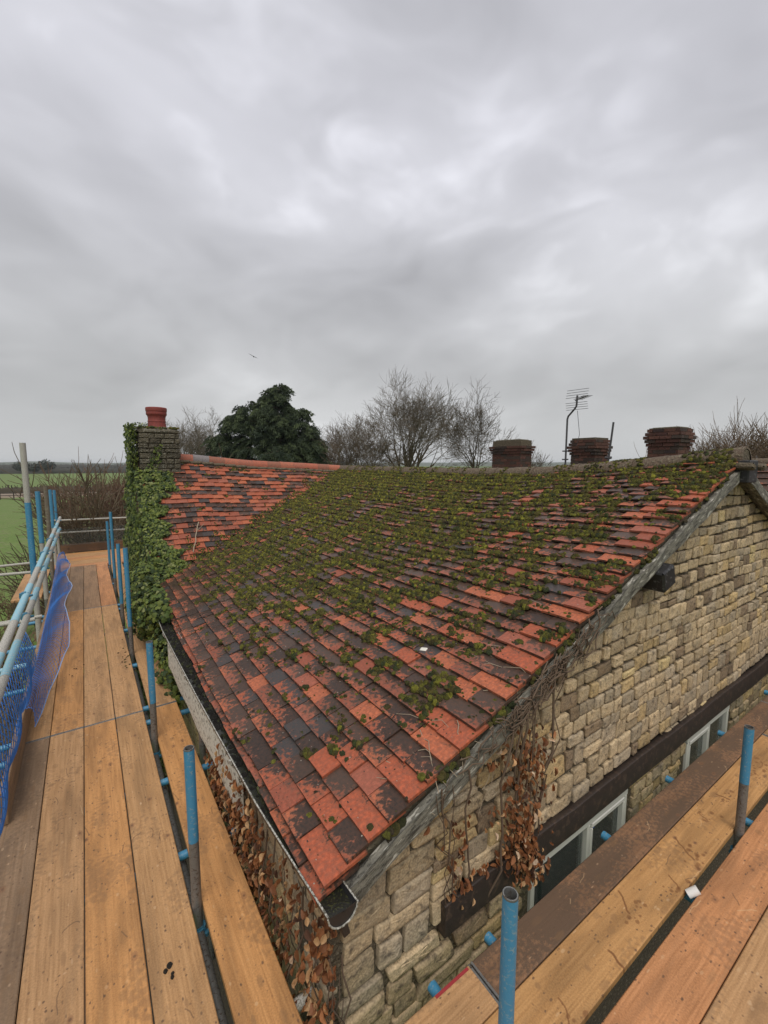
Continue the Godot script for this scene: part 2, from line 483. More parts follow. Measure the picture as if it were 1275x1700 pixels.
# eight scaffold boards, one to a row, the length of a board along u
func make_wood_atlas() -> void:
	var r := RandomNumberGenerator.new(); r.seed = 5
	var W := 2048
	var h := 128
	var d := PackedByteArray(); d.resize(W * h * 8 * 3)
	var hm := PackedByteArray(); hm.resize(W * h * 8)
	var blot := nbytes(21, 0.006, 4)
	var grain := nbytes(22, 0.03, 3)
	var fine := nbytes(23, 0.2, 2)
	var rows := [Color(0.55, 0.275, 0.098), Color(0.47, 0.265, 0.115), Color(0.34, 0.205, 0.11), Color(0.54, 0.25, 0.105), Color(0.50, 0.285, 0.13), Color(0.49, 0.265, 0.10), Color(0.28, 0.15, 0.078), Color(0.29, 0.185, 0.105)]
	for row in 8:
		var base: Color = rows[row]
		var ox := r.randi() % 512
		var oy := r.randi() % 512
		var dirt_th: float = [0.60, 0.63, 0.56, 0.63, 0.60, 0.66, 0.32, 0.54][row]
		for y in h:
			for x in W:
				# grain is drawn out along the board
				var ig := ((y * 4 + oy) % 512) * 512 + ((x >> 3) + ox) % 512
				var ib := ((y + oy) % 512) * 512 + ((x >> 1) + ox) % 512
				var iff := ((y + ox) % 512) * 512 + (x + oy) % 512
				var gv := grain[ig] / 255.0
				var bv := blot[ib] / 255.0
				var fv := fine[iff] / 255.0
				var dv := grain[((y * 2 + ox) % 512) * 512 + ((x * 2) + oy) % 512] / 255.0
				var damp := clampf((blot[((y * 2 + ox) % 512) * 512 + ((x >> 2) + oy) % 512] / 255.0 + (gv - 0.5) * 0.35 - 0.52) * 5.0, 0.0, 1.0)
				var m := (0.66 + 0.40 * gv + 0.30 * (bv - 0.5) + 0.34 * (fv - 0.5)) * (1.0 - 0.24 * damp)
				var k := clampf((bv * 0.6 + dv * 0.4 + (fv - 0.5) * 0.30 - dirt_th) * 4.0, 0.0, 0.34 if row != 6 else 0.86)
				var at := (row * h + y) * W + x
				d[at * 3] = q8(lerpf(base.r * m, 0.085, k))
				d[at * 3 + 1] = q8(lerpf(base.g * m * (0.96 + 0.08 * gv), 0.055, k))
				d[at * 3 + 2] = q8(lerpf(base.b * m * (0.9 + 0.2 * gv), 0.035, k))
				hm[at] = int(90.0 + 90.0 * gv + 60.0 * fv)
		var dab := func(px: float, py: float, rx: float, ry: float, cl: Color, al: float) -> void:
			for yy in range(maxi(0, int(py - ry)), mini(h - 1, int(py + ry)) + 1):
				for xx in range(maxi(0, int(px - rx)), mini(W - 1, int(px + rx)) + 1):
					var q := Vector2((xx - px) / rx, (yy - py) / ry).length() + (fine[((yy * 3) % 512) * 512 + (xx * 3) % 512] / 255.0 - 0.5) * 0.5
					if q < 1.0:
						var at := (row * h + yy) * W + xx
						var a := al * clampf((1.0 - q) * 3.0, 0.0, 1.0)
						d[at * 3] = int(lerpf(d[at * 3], q8(cl.r), a))
						d[at * 3 + 1] = int(lerpf(d[at * 3 + 1], q8(cl.g), a))
						d[at * 3 + 2] = int(lerpf(d[at * 3 + 2], q8(cl.b), a))
		# knots, scuffs and specks of dirt
		for i in 5:
			var px := r.randf_range(20, W - 20)
			var py := r.randf_range(10, h - 10)
			dab.call(px, py, r.randf_range(9, 16), r.randf_range(6, 9), Color(0.20, 0.095, 0.045), 0.45)
			dab.call(px, py, r.randf_range(4, 7), r.randf_range(3, 4), Color(0.11, 0.055, 0.03), 0.6)
		for i in 260:
			dab.call(r.randf_range(0, W), r.randf_range(0, h), r.randf_range(1.5, 5), r.randf_range(1.2, 3), Color(0.09, 0.05, 0.03), r.randf_range(0.3, 0.8))
		for i in 60:
			dab.call(r.randf_range(0, W), r.randf_range(0, h), r.randf_range(5, 26), r.randf_range(3, 12), Color(0.20, 0.11, 0.05), r.randf_range(0.10, 0.40))
		for i in 40:
			dab.call(r.randf_range(0, W), r.randf_range(0, h), r.randf_range(2, 9), r.randf_range(1.5, 4), Color(0.6, 0.42, 0.26), r.randf_range(0.2, 0.5))
		for i in 12:
			var px := r.randf_range(40, W - 80)
			var py := r.randf_range(4, h - 4)
			var a := r.randf_range(-1.0, 1.0)
			var dk := r.randf() < 0.7
			for t in r.randi_range(8, 26):
				dab.call(px, py, 2.2, 1.3, Color(0.10, 0.055, 0.03) if dk else Color(0.58, 0.4, 0.22), 0.45)
				px += 2.6 * cos(a); py += 1.6 * sin(a); a += r.randf_range(-0.25, 0.25)
		if row == 5:      # wet trails and drips, as on the board beside the window
			for i in 11:
				var px := 120.0 + i * 170 + r.randf_range(-20, 20)
				var py := r.randf_range(40, 118)
				var a := r.randf_range(-2.6, -0.4)
				var wd := r.randf_range(1.4, 3.4)
				for t in r.randi_range(14, 40):
					dab.call(px, py, wd + 1.0, wd, Color(0.15, 0.062, 0.02), 0.55)
					px += 2.6 * cos(a); py += 2.2 * sin(a); a += r.randf_range(-0.3, 0.3)
				for t in r.randi_range(6, 16):
					var q := r.randf_range(2.5, 8)
					dab.call(px + r.randf_range(-30, 60), py + r.randf_range(-20, 30), q * 1.2, q * 0.9, Color(0.15, 0.062, 0.02), 0.55)
	M.board = std(Color.WHITE, 0.72)
	M.board.albedo_texture = tex(W, h * 8, d)
	relief(M.board, tex(W, h * 8, hm, Image.FORMAT_L8), 0.12)

func make_barge_texture() -> void:
	var W := 1024
	var h := 128
	var grain := nbytes(31, 0.03, 4)
	var fl := nbytes(32, 0.014, 4)
	var fine := nbytes(33, 0.2, 2)
	var d := PackedByteArray(); d.resize(W * h * 3)
	var hm := PackedByteArray(); hm.resize(W * h)
	for y in h:
		for x in W:
			var gv := grain[((y * 4) % 512) * 512 + (x >> 1) % 512] / 255.0
			var fv := fl[((y * 3) % 512) * 512 + x % 512] / 255.0 * 0.62 + gv * 0.38
			var nv := fine[y * 512 + x % 512] / 255.0
			var g := 0.03 + 0.24 * gv + 0.10 * (nv - 0.5)
			var k := clampf((fv + (nv - 0.5) * 0.22 - 0.60) * 9.0, 0.0, 0.8)
			var w := clampf((0.34 - fv) * 18.0, 0.0, 1.0)
			var at := y * W + x
			d[at * 3] = q8(lerpf(lerpf(g, 0.014, k), 0.42, w))
			d[at * 3 + 1] = q8(lerpf(lerpf(g * 0.96, 0.013, k), 0.41, w))
			d[at * 3 + 2] = q8(lerpf(lerpf(g * 0.80, 0.012, k), 0.36, w))
			hm[at] = int(clampf(80.0 + 110.0 * gv + 60.0 * k, 0, 255))
	M.barge = std(Color.WHITE, 0.75)
	M.barge.albedo_texture = tex(W, h, d)
	relief(M.barge, tex(W, h, hm, Image.FORMAT_L8), 0.5)

# ---------------------------------------------------------------- sky
func make_sky() -> Sky:
	var W := 1600
	var h := 800
	var a := FastNoiseLite.new(); a.seed = 8; a.noise_type = FastNoiseLite.TYPE_SIMPLEX_SMOOTH; a.frequency = 1.15; a.fractal_octaves = 5; a.fractal_gain = 0.5
	var w := FastNoiseLite.new(); w.seed = 19; w.noise_type = FastNoiseLite.TYPE_SIMPLEX_SMOOTH; w.frequency = 1.6; w.fractal_octaves = 3
	var b := FastNoiseLite.new(); b.seed = 41; b.noise_type = FastNoiseLite.TYPE_SIMPLEX_SMOOTH; b.frequency = 3.6; b.fractal_octaves = 5
	var f := PackedFloat32Array(); f.resize(W * h * 3)
	for y in h:
		var el := (0.5 - (y + 0.5) / h) * PI
		if el < -0.02:
			for x in W:
				var at := (y * W + x) * 3
				f[at] = 0.10; f[at + 1] = 0.10; f[at + 2] = 0.08
			continue
		var s := sin(maxf(el, 0.0))
		var k := cos(el)
		var fade := smoothstep(0.0, 0.16, s)
		for x in W:
			var az := ((x + 0.5) / W - 0.5) * TAU
			var px := sin(az) * k
			var pz := -cos(az) * k
			var py := s * 2.1
			var wx := w.get_noise_3d(px, py, pz) * 0.22
			var n1 := a.get_noise_3d(px + wx, py + wx, pz)
			var n2 := b.get_noise_3d(px + wx, py, pz - wx)
			var L := 0.60 + fade * (0.25 * n1 + 0.06 * n2)
			L += fade * 0.5 * maxf(n1 + 0.05, 0.0) * maxf(n2 + 0.05, 0.0)
			var t := smoothstep(0.02, 0.6, s)
			var at := (y * W + x) * 3
			f[at] = L * lerpf(0.985, 0.985, t)
			f[at + 1] = L * lerpf(1.0, 0.99, t)
			f[at + 2] = L * lerpf(1.01, 1.075, t)
	var sky := Sky.new()
	var pm := PanoramaSkyMaterial.new()
	pm.panorama = ImageTexture.create_from_image(Image.create_from_data(W, h, false, Image.FORMAT_RGBF, f.to_byte_array()))
	sky.sky_material = pm
	return sky

# ---------------------------------------------------------------- roofs
const RIDGE_TOP := [[-8.6, -0.013], [-7.5, -0.036], [-5.6, -0.05], [-4.1, -0.05], [-3.3, -0.03], [-2.6, 0.02], [-2.0, 0.078], [-1.6, 0.122], [-1.3, 0.150]]
func ridge_top(z: float) -> float:
	return interp(RIDGE_TOP, z)

func eave_x(z: float) -> float:
	return 0.668 + clampf((-z - 3.0) * 0.02, 0.0, 0.08)

func main_pt(s: float, z: float) -> Vector3:
	var t := s / LM
	var ye := -1.635 + 0.006 * sin(z * 2.1)
	var y := lerpf(ye, ridge_top(z) - 0.10, t) + bump_noise.get_noise_2d(s * 60.0, z * 60.0) * 0.022
	return P(lerpf(eave_x(z), XR, t), y, z)

func main_y(x: float, z: float) -> float:
	var t := (x - eave_x(z)) / (XR - eave_x(z))
	return main_pt(t * LM, z).y

func wing_ridge(x: float) -> float:
	return interp([[0.7, 0.215], [1.4, 0.20], [2.6, 0.085], [4.68, -0.013]], x)

func wing_pt(s: float, x: float) -> Vector3:
	var t := s / LW
	return P(x, lerpf(-1.62, wing_ridge(x) - 0.10, t) + bump_noise.get_noise_2d(s * 50.0, x * 50.0 + 900.0) * 0.018, lerpf(-6.5, -8.5, t))

func wing_y(x: float, z: float) -> float:
	var t := (-6.5 - z) / 2.0
	return wing_pt(t * LW, x).y

func emit_tile(mb: MB, xf: Transform3D, w: float, len: float, cell: int, flip: bool, bend: float) -> void:
	var th := 0.014
	var u0 := ((cell % 8) + 0.03) / 8.0
	var u1 := ((cell % 8) + 0.97) / 8.0
	var v0 := ((cell / 8) + 0.03) / 8.0
	var v1 := ((cell / 8) + 0.97) / 8.0
	if flip:
		var t := u0; u0 = u1; u1 = t
	var top := []
	for j in 3:
		for i in 3:
			var fx := i / 2.0
			var fy := j / 2.0
			var z := th + bend * (1.0 - pow(2.0 * fx - 1.0, 2.0)) - 0.004 * pow(1.0 - fy, 2.0)
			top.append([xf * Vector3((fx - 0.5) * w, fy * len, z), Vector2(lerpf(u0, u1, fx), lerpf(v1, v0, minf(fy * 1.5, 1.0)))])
	var N := xf.basis.z.normalized()
	var nx := xf.basis.x.normalized()
	for j in 2:
		for i in 2:
			var a: Array = top[j * 3 + i]
			var b: Array = top[j * 3 + i + 1]
			var c: Array = top[j * 3 + i + 4]
			var d: Array = top[j * 3 + i + 3]
			var na := (N + nx * (i - 1.0) * bend * 18.0).normalized()
			var nb := (N + nx * i * bend * 18.0).normalized()
			mb.T(a[0], b[0], c[0], na, nb, nb, a[1], b[1], c[1])
			mb.T(a[0], c[0], d[0], na, nb, na, a[1], c[1], d[1])
	var dn := -xf.basis.z.normalized() * th
	var fr := -xf.basis.y
	for i in 2:
		var a: Array = top[i]
		var b: Array = top[i + 1]
		mb.Q(a[0], b[0], b[0] + dn, a[0] + dn, fr, Vector2(a[1].x, lerpf(v0, v1, 0.16)), Vector2(b[1].x, lerpf(v0, v1, 0.16)), Vector2(b[1].x, lerpf(v0, v1, 0.06)), Vector2(a[1].x, lerpf(v0, v1, 0.06)))  # tail face takes the cell's dark lichen: grime plus a painted course shadow
	for e in [0, 2]:
		for j in 2:
			var a: Array = top[j * 3 + e]
			var b: Array = top[(j + 1) * 3 + e]
			mb.Q(a[0], b[0], b[0] + dn, a[0] + dn, nx * (e - 1.0), a[1], b[1], b[1], a[1])

# surf: Callable(s, along) -> point; up to `most` tiles become nodes, the rest one joined part
func lay_tiles(parent: Node3D, tiles: Array, most: int) -> void:
	var eye := P(0, 0, 0)
	for t in tiles:
		var d: Vector3 = t.xf.origin - eye
		t.score = t.w * absf(t.xf.basis.z.normalized().dot(d.normalized())) / d.length_squared() if t.seen else 0.0
	tiles.sort_custom(func(a, b): return a.score > b.score)
	var cache := {}
	var field := MB.new()
	var left := 0
	for i in tiles.size():
		var t: Dictionary = tiles[i]
		if i < most:
			var wide := "w" if t.w > 0.2 else ("n" if t.w > 0.12 else "h")
			var key := "%s%d" % [wide, t.cell]
			if not cache.has(key):
				var mb := MB.new()
				emit_tile(mb, Transform3D.IDENTITY, t.w, 0.2, t.cell, (t.cell * 7) % 3 == 0, rf(0.001, 0.005))
				cache[key] = mb.mesh()
			piece("roof_tile", cache[key], M.tile, t.xf, parent)
		else:
			emit_tile(field, t.xf, t.w, 0.2, t.cell, t.flip, rf(0.001, 0.005))
			left += 1
	if left:
		part("tile_field", field, M.tile, parent, "stuff")

func pick(red: float, half: float) -> int:
	var k := rng.randf()
	if k < red: return rng.randi_range(0, 19)
	if k < red + half: return rng.randi_range(20, 43)
	return rng.randi_range(44, 63)

func tile_xf(p: Vector3, p2: Vector3, side: Vector3, lift: float) -> Transform3D:
	var up := (p2 - p).normalized()
	var nrm := side.cross(up).normalized()
	if nrm.y < 0.0: nrm = -nrm
	var y := (up * 0.2 - nrm * (0.036 + rf(-0.005, 0.005))).normalized()
	var x := (side + up * rf(-0.012, 0.012) + nrm * rf(-0.012, 0.012)).normalized()
	var z := x.cross(y).normalized()
	x = y.cross(z).normalized()
	return Transform3D(Basis(x, y, z), p + nrm * lift)

func main_tiles() -> Array:
	rng.seed = 100
	var out := []
	for k in range(-1, 40):
		var s0 := k * GAUGE if k >= 0 else -0.042
		var z := -1.36 + rf(-0.006, 0.006)
		var big: bool = k % 2 == 0
		var first := true
		while z > -8.6:
			var w := 0.167 + rf(-0.002, 0.002)
			if first and big: w = 0.25
			first = false
			var zc := z - w / 2.0
			var s := s0 + bump_noise.get_noise_2d(zc * 70.0, k * 37.0 + 500.0) * 0.012 + rf(-0.003, 0.003)
			var p := main_pt(s, zc)
			if zc < -6.45 and wing_y(p.x, zc) > p.y + 0.05: break
			var verge := zc > -1.62
			var cell: int
			if verge:
				cell = pick(0.0, 0.7)
				if rng.randf() < (0.9 if big else 0.5) or k == 0: cell = rng.randi_range(0, 9)
			elif s < 0.35: cell = pick(0.03, 0.62) if zc < -1.9 else pick(0.34, 0.58)
			elif zc > -3.0: cell = pick(0.16, 0.70)
			elif zc > -5.0: cell = pick(0.09, 0.64)
			else: cell = pick(0.05, 0.52)
			out.append({"xf": tile_xf(p, main_pt(s + 0.2, zc), Vector3.BACK, (0.037 if k >= 0 else 0.010) + rf(-0.001, 0.006)), "w": w - 0.004, "cell": cell, "flip": rng.randf() < 0.5, "seen": k >= 0})
			z -= w
	return out

func wing_tiles() -> Array:
	rng.seed = 200
	var out := []
	for k in range(0, 25):
		var s0 := k * GAUGE_W
		var x := 0.70 + (0.083 if k % 2 == 1 else 0.0)
		while x < 4.75:
			var w := 0.167 + rf(-0.002, 0.002)
			var xc := x + w / 2.0
			var s := s0 + bump_noise.get_noise_2d(xc * 70.0, k * 31.0 + 80.0) * 0.012 + rf(-0.003, 0.003)
			var p := wing_pt(s, xc)
			if main_y(xc, p.z) > p.y + 0.03: break
			var cell := pick(0.52 if xc > 1.9 else 0.44, 0.10)
			out.append({"xf": tile_xf(p, wing_pt(s + 0.2, xc), Vector3.RIGHT, 0.037 + rf(-0.001, 0.006)), "w": w - 0.004, "cell": cell, "flip": rng.randf() < 0.5, "seen": xc > 0.85})
			x += w
	return out

func half_round(len: float, r: float, th: float) -> ArrayMesh:
	var mb := MB.new()
	var K := 11
	var rings := []
	for e in 4:
		var ring := PackedVector3Array()
		var rr: float = [r * 1.03, r * 1.03, r, r][e]
		var xx: float = [-0.5, -0.38, -0.37, 0.5][e] * len
		for j in K:
			var a := deg_to_rad(-8.0 + 196.0 * j / (K - 1))
			ring.append(Vector3(xx, sin(a) * rr, cos(a) * rr))
		rings.append(ring)
	mb.loft(rings, false, false, false)
	for e in [0, 3]:
		for j in K - 1:
			var a: Vector3 = rings[e][j]
			var b: Vector3 = rings[e][j + 1]
			var k := (r - th) / r
			mb.Q(a, b, Vector3(b.x, b.y * k, b.z * k), Vector3(a.x, a.y * k, a.z * k), Vector3(-1 if e == 0 else 1, 0, 0))
	return mb.mesh()

# ---------------------------------------------------------------- stones
func emit_stone(mb: MB, w: float, h: float, d: float) -> void:     # local: x across, y up, z out of the wall
	var K := 12
	var jit := []
	var skew := rf(-0.10, 0.10)
	var skew2 := rf(-0.12, 0.12)
	for j in K: jit.append(Vector2(rf(-0.055, 0.04), rf(-0.06, 0.04)))
	var rings := []
	for e in 4:
		var k: float = [1.0, 0.995, 0.965, 0.6][e]
		var z: float = [-0.03, d * 0.4, d, d * 1.05][e]
		var ring := PackedVector3Array()
		for j in K:
			var a := TAU * (j + 0.5) / K
			var cx := signf(cos(a)) * pow(absf(cos(a)), 0.17)
			var cy := signf(sin(a)) * pow(absf(sin(a)), 0.17)
			var q := Vector2(cx + jit[j].x + skew * cy, cy + jit[j].y + skew2 * cx) * k
			ring.append(Vector3(q.x * w * 0.5, q.y * h * 0.5, z + (rf(-0.22, 0.22) * d if e >= 2 else 0.0)))
		rings.append(ring)
	mb.loft(rings, false, true)

func stone_tint() -> Color:
	var k := rng.randf()
	var b := rf(0.60, 1.0)
	if k < 0.09: return Color(b * 0.5, b * 0.46, b * 0.44)
	if k < 0.3: return Color(b * 0.86, b * 0.88, b * 0.92)
	if k < 0.42: return Color(b * 1.08, b * 1.0, b * 0.78)
	return Color(b, b * 0.98, b * 0.93)

func verge_y(x: float) -> float:               # roof line over the gable
	if x <= XR: return main_y(x, -1.42) - H
	return main_y(2.0 * XR - x, -1.42) - H

func lay_stones(parent: Node3D, rects: Array, org: Transform3D, most: int) -> void:
	# rects: [u, v, w, h] in the wall's plane
	var eye := P(0, 0, 0)
	var list := []
	for r in rects:
		var c := org * Vector3(r[0], r[1], 0.0)
		var d := c - eye
		var sc: float = r[2] * r[3] * absf(org.basis.z.dot(d.normalized())) / d.length_squared()
		var fwd := Vector3(sin(deg_to_rad(34.46)), 0, -cos(deg_to_rad(34.46)))
		if d.dot(fwd) < 0.2 or c.y < H - 2.62: sc *= 0.01
		list.append([sc, r, c])
	list.sort_custom(func(a, b): return a[0] > b[0])
	var rest := MB.new()
	for i in list.size():
		var r: Array = list[i][1]
		var mb := MB.new()
		mb.col = stone_tint()
		emit_stone(mb, r[2], r[3], rf(0.006, 0.018))
		var xf := Transform3D(org.basis, list[i][2])
		if i < most:
			piece("stone", mb.mesh(), M.stone, xf, parent)
		else:
			for j in mb.v.size():
				rest.v.append(xf * mb.v[j]); rest.n.append(xf.basis * mb.n[j]); rest.u.append(mb.u[j]); rest.c.append(mb.c[j])
	if rest.v.size():
		part("stone_field", rest, M.stone, parent, "stuff")

const WINDOWS := [[2.06, 3.18], [4.21, 5.17]]
func gable_rects() -> Array:
	rng.seed = 300
	var out := []
	var y := -3.0
	while y < 0.1:
		var low := y < -1.9
		var h := rf(0.095, 0.15) if low else rf(0.078, 0.125)
		var x := 0.73 + rf(0.0, 0.05)
		while x < 8.6:
			var near := x < 1.75
			var w := rf(0.13, 0.30) if near else rf(0.085, 0.20)
			if rng.randf() < 0.18: w *= 1.25
			var cx := x + w / 2.0
			var cy := y + h / 2.0 + 0.016 * sin(x * 2.3 + y * 9.0) + 0.006 * sin(x * 9.0 + y * 5.0)
			var ok := cy + h * 0.45 < verge_y(cx) - 0.06
			if cy - h * 0.5 < -2.335 and cy + h * 0.5 > -3.4:
				for wn in WINDOWS:
					if cx + w * 0.5 > wn[0] - 0.01 and cx - w * 0.5 < wn[1] + 0.01: ok = false
			if ok:
				if rng.randf() < 0.10 and h > 0.10 and w > 0.1:       # two thin stones in one place
					out.append([cx, cy - h * 0.25, w - 0.012, h * 0.5 - 0.012])
					out.append([cx, cy + h * 0.25, w - 0.012, h * 0.5 - 0.010])
				else:
					out.append([cx, cy, w - rf(0.012, 0.024), h - rf(0.012, 0.022)])
			x += w
		y += h
	return out

func side_rects() -> Array:      # u runs from the corner along the side wall
	rng.seed = 310
	var out := []
	var y := -3.2
	while y < -1.75:
		var h := rf(0.09, 0.15)
		var x := 0.01
		while x < 3.4:
			var w := rf(0.14, 0.30)
			out.append([-(x + w / 2.0), y + h / 2.0 + 0.012 * sin(x * 3.0), w - 0.016, h - 0.014])
			x += w
		y += h
	return out

# ---------------------------------------------------------------- the house
func build_house() -> void:
	var house := thing("stone_house", "buff stone cottage with mossy red clay tile roof, gable end towards the scaffold", "house", P(2.7, -H, ZW))
	# gable wall
	var mb := MB.new()
	var xs := [0.72, 1.4, 2.06, 2.62, 3.18, 3.7, 4.21, XR, 5.17, 6.0, 7.0, 8.0, 8.64]
	for i in xs.size() - 1:
		var a: float = xs[i]
		var b: float = xs[i + 1]
		var win := false
		for wn in WINDOWS:
			if a >= wn[0] - 0.001 and b <= wn[1] + 0.001: win = true
		var ya := verge_y(a) - 0.03
		var yb := verge_y(b) - 0.03
		for zz in [[ZW - 0.014, 1.0], [ZW - 0.32, -1.0]]:
			var spans := [[-H, -H, ya, yb]] if not win else [[-H, -H, -3.4, -3.4], [-2.335, -2.335, ya, yb]]
			for sp in spans:
				mb.Q(P(a, sp[0], zz[0]), P(b, sp[1], zz[0]), P(b, sp[3], zz[0]), P(a, sp[2], zz[0]), Vector3(0, 0, zz[1]))
		if win:
			mb.Q(P(a, -2.335, ZW - 0.014), P(b, -2.335, ZW - 0.014), P(b, -2.335, ZW - 0.32), P(a, -2.335, ZW - 0.32), Vector3.DOWN)
			mb.Q(P(a, -3.4, ZW - 0.014), P(b, -3.4, ZW - 0.014), P(b, -3.4, ZW - 0.32), P(a, -3.4, ZW - 0.32), Vector3.UP)
		mb.Q(P(a, ya, ZW - 0.014), P(b, yb, ZW - 0.014), P(b, yb, ZW - 0.32), P(a, ya, ZW - 0.32), Vector3.UP)
	for wn in WINDOWS:
		for e in 2:
			mb.Q(P(wn[e], -3.4, ZW - 0.014), P(wn[e], -2.335, ZW - 0.014), P(wn[e], -2.335, ZW - 0.32), P(wn[e], -3.4, ZW - 0.32), Vector3(1 if e == 0 else -1, 0, 0))
	mb.Q(P(0.72, -H, ZW - 0.014), P(0.72, -1.64, ZW - 0.014), P(0.72, -1.64, ZW - 0.32), P(0.72, -H, ZW - 0.32), Vector3.LEFT)
	mb.Q(P(8.64, -H, ZW - 0.014), P(8.64, -1.64, ZW - 0.014), P(8.64, -1.64, ZW - 0.32), P(8.64, -H, ZW - 0.32), Vector3.RIGHT)
	var gable := part("gable_wall", mb, M.mortar, house)
	rng.seed = 301
	lay_stones(gable, gable_rects(), Transform3D(Basis.IDENTITY, P(0, 0, ZW)), 300)
	# side wall under the gutter, far wall, right wall, upper floor
	mb = MB.new()
	mb.box(Transform3D(Basis.IDENTITY, P(0.885, (-H - 1.70) / 2.0, -5.98)), Vector3(0.31, H - 1.70, 8.3))
	var side := part("side_wall", mb, M.mortar, house)
	rng.seed = 302
	lay_stones(side, side_rects(), Transform3D(Basis(Vector3.BACK, Vector3.UP, Vector3.LEFT), P(0.73, 0, ZW)), 70)
	mb = MB.new()
	mb.box(Transform3D(Basis.IDENTITY, P(8.5, (-H - 1.70) / 2.0, -5.98)), Vector3(0.28, H - 1.70, 8.3))
	mb.box(Transform3D(Basis.IDENTITY, P(4.7, (-H - 1.75) / 2.0, -10.2)), Vector3(7.6, H - 1.75, 0.3))
	part("rear_wall", mb, M.render_wall, house)
	mb = MB.new()
	mb.box(Transform3D(Basis.IDENTITY, P(4.7, -4.2, -5.8)), Vector3(7.4, 0.2, 8.2))
	part("upper_floor", mb, M.dark_wood, house)
	# gable of the wing, under the ivy
	mb = MB.new()
	var pr := [P(0.715, -H, -6.52), P(0.715, -1.72, -6.52), P(0.715, 0.03, -8.5), P(0.715, -1.72, -10.48), P(0.715, -H, -10.48)]
	for q in [0.0, 0.3]:
		var o := Vector3(q, 0, 0)
		var hint := Vector3.LEFT if q == 0.0 else Vector3.RIGHT
		mb.Q(pr[0] + o, pr[1] + o, pr[3] + o, pr[4] + o, hint)
		mb.T(pr[1] + o, pr[2] + o, pr[3] + o, hint, hint, hint)
	part("wing_gable_wall", mb, M.render_wall, house)

	# main roof: boarding, tiles, ridge
	mb = MB.new()
	var NS := 14
	var NZ := 24
	for i in NS:
		for j in NZ:
			var s0 := LM * i / NS
			var s1 := LM * (i + 1) / NS
			var z0 := -1.40 - 7.1 * j / NZ
			var z1 := -1.40 - 7.1 * (j + 1) / NZ
			var dn := Vector3(0, -0.012, 0)
			mb.Q(main_pt(s0, z0) + dn, main_pt(s1, z0) + dn, main_pt(s1, z1) + dn, main_pt(s0, z1) + dn, Vector3.UP)
			var mir := func(p: Vector3) -> Vector3: return Vector3(2.0 * XR - p.x, p.y, p.z)
			mb.Q(mir.call(main_pt(s0, z0)), mir.call(main_pt(s1, z0)), mir.call(main_pt(s1, z1)), mir.call(main_pt(s0, z1)), Vector3.UP)
	var roof := part("main_roof", mb, M.underlay, house)
	rng.seed = 303
	lay_tiles(roof, main_tiles(), 300)
	# courses of the far slope, seen only from the side
	rng.seed = 304
	var hr := half_round(0.315, 0.115, 0.02)
	var z := -1.34
	var cnt := 0
	while z > -8.35:
		var l := 0.30
		var a := P(XR, ridge_top(z) - 0.115, z)
		var b := P(XR, ridge_top(z - l) - 0.115, z - l)
		var dir := (b - a).normalized()
		var up := (Vector3.UP - dir * dir.y).normalized()
		up = (up + Vector3(rf(-0.04, 0.04), 0, 0)).normalized()
		var bs := Basis(dir, up, dir.cross(up))
		var o := piece("ridge_tile", hr, M.ridge_old, Transform3D(bs, (a + b) * 0.5 + Vector3(rf(-0.008, 0.008), rf(-0.006, 0.006), 0)), roof)
		z -= l
		cnt += 1
	mb = MB.new()
	z = -1.36
	while z > -8.4:      # mortar bedding under the ridge tiles
		for sg in [-1.0, 1.0]:
			var a := P(XR + sg * 0.135, ridge_top(z) - 0.165 + rf(-0.006, 0.006), z)
			mb.box(Transform3D(Basis(Vector3.BACK, sg * 0.4) * Basis(Vector3.RIGHT, rf(-0.04, 0.04)), a), Vector3(0.07, 0.05, 0.24), 0.012)
		z -= 0.23
	part("ridge_mortar", mb, M.mortar, roof)
	mb = MB.new()        # mortar closing the end of the ridge
	mb.tube([P(XR, 0.038, -1.40), P(XR, 0.038, -1.345)], 0.092, 14)
	part("ridge_end", mb, M.mortar, roof)
	# verge mortar between the tiles and the bargeboard
	for sgn in [1.0, -1.0]:
		mb = MB.new()
		var rings := []
		for i in 41:
			var s := -0.02 + LM * 1.0 * i / 40.0
			var p := main_pt(s, -1.40)
			if sgn < 0: p.x = 2.0 * XR - p.x
			var wob := rf(-0.004, 0.004)
			rings.append(PackedVector3Array([Vector3(p.x, p.y + 0.004, -1.46), Vector3(p.x, p.y + 0.018 + wob, -1.378 + wob), Vector3(p.x, p.y - 0.035, -1.374 + wob), Vector3(p.x, p.y - 0.04, -1.46)]))
		mb.loft(rings, true, true)
		part("verge_mortar", mb, M.mortar, roof)
		# bargeboard
		mb = MB.new()
		rings = []
		for i in 61:
			var s := 0.02 + (LM - 0.11) * i / 60.0
			var p := main_pt(s, -1.40)
			if sgn < 0: p.x = 2.0 * XR - p.x
			var zf := -1.338 + 0.003 * sin(i * 0.9)
			var lo := -0.140 + 0.006 * sin(i * 0.37)
			rings.append(PackedVector3Array([Vector3(p.x, p.y - 0.036, -1.44), Vector3(p.x, p.y - 0.036, zf - 0.004), Vector3(p.x, p.y - 0.037, zf), Vector3(p.x, p.y + lo + 0.006, zf), Vector3(p.x, p.y + lo, zf - 0.006), Vector3(p.x, p.y + lo, -1.44)]))
		mb.loft(rings, true, true, true, 2.0, 4.0)
		# the grain runs along the board: u along the slope
		for q in mb.u.size(): mb.u[q] = Vector2(mb.u[q].y * 0.55, mb.u[q].x)
		var bb := part("bargeboard", mb, M.barge, house, "", "weathered grey bargeboard with flaking black paint" if sgn > 0 else "dark bargeboard falling away beyond the gable peak")
	# wing roof
	mb = MB.new()
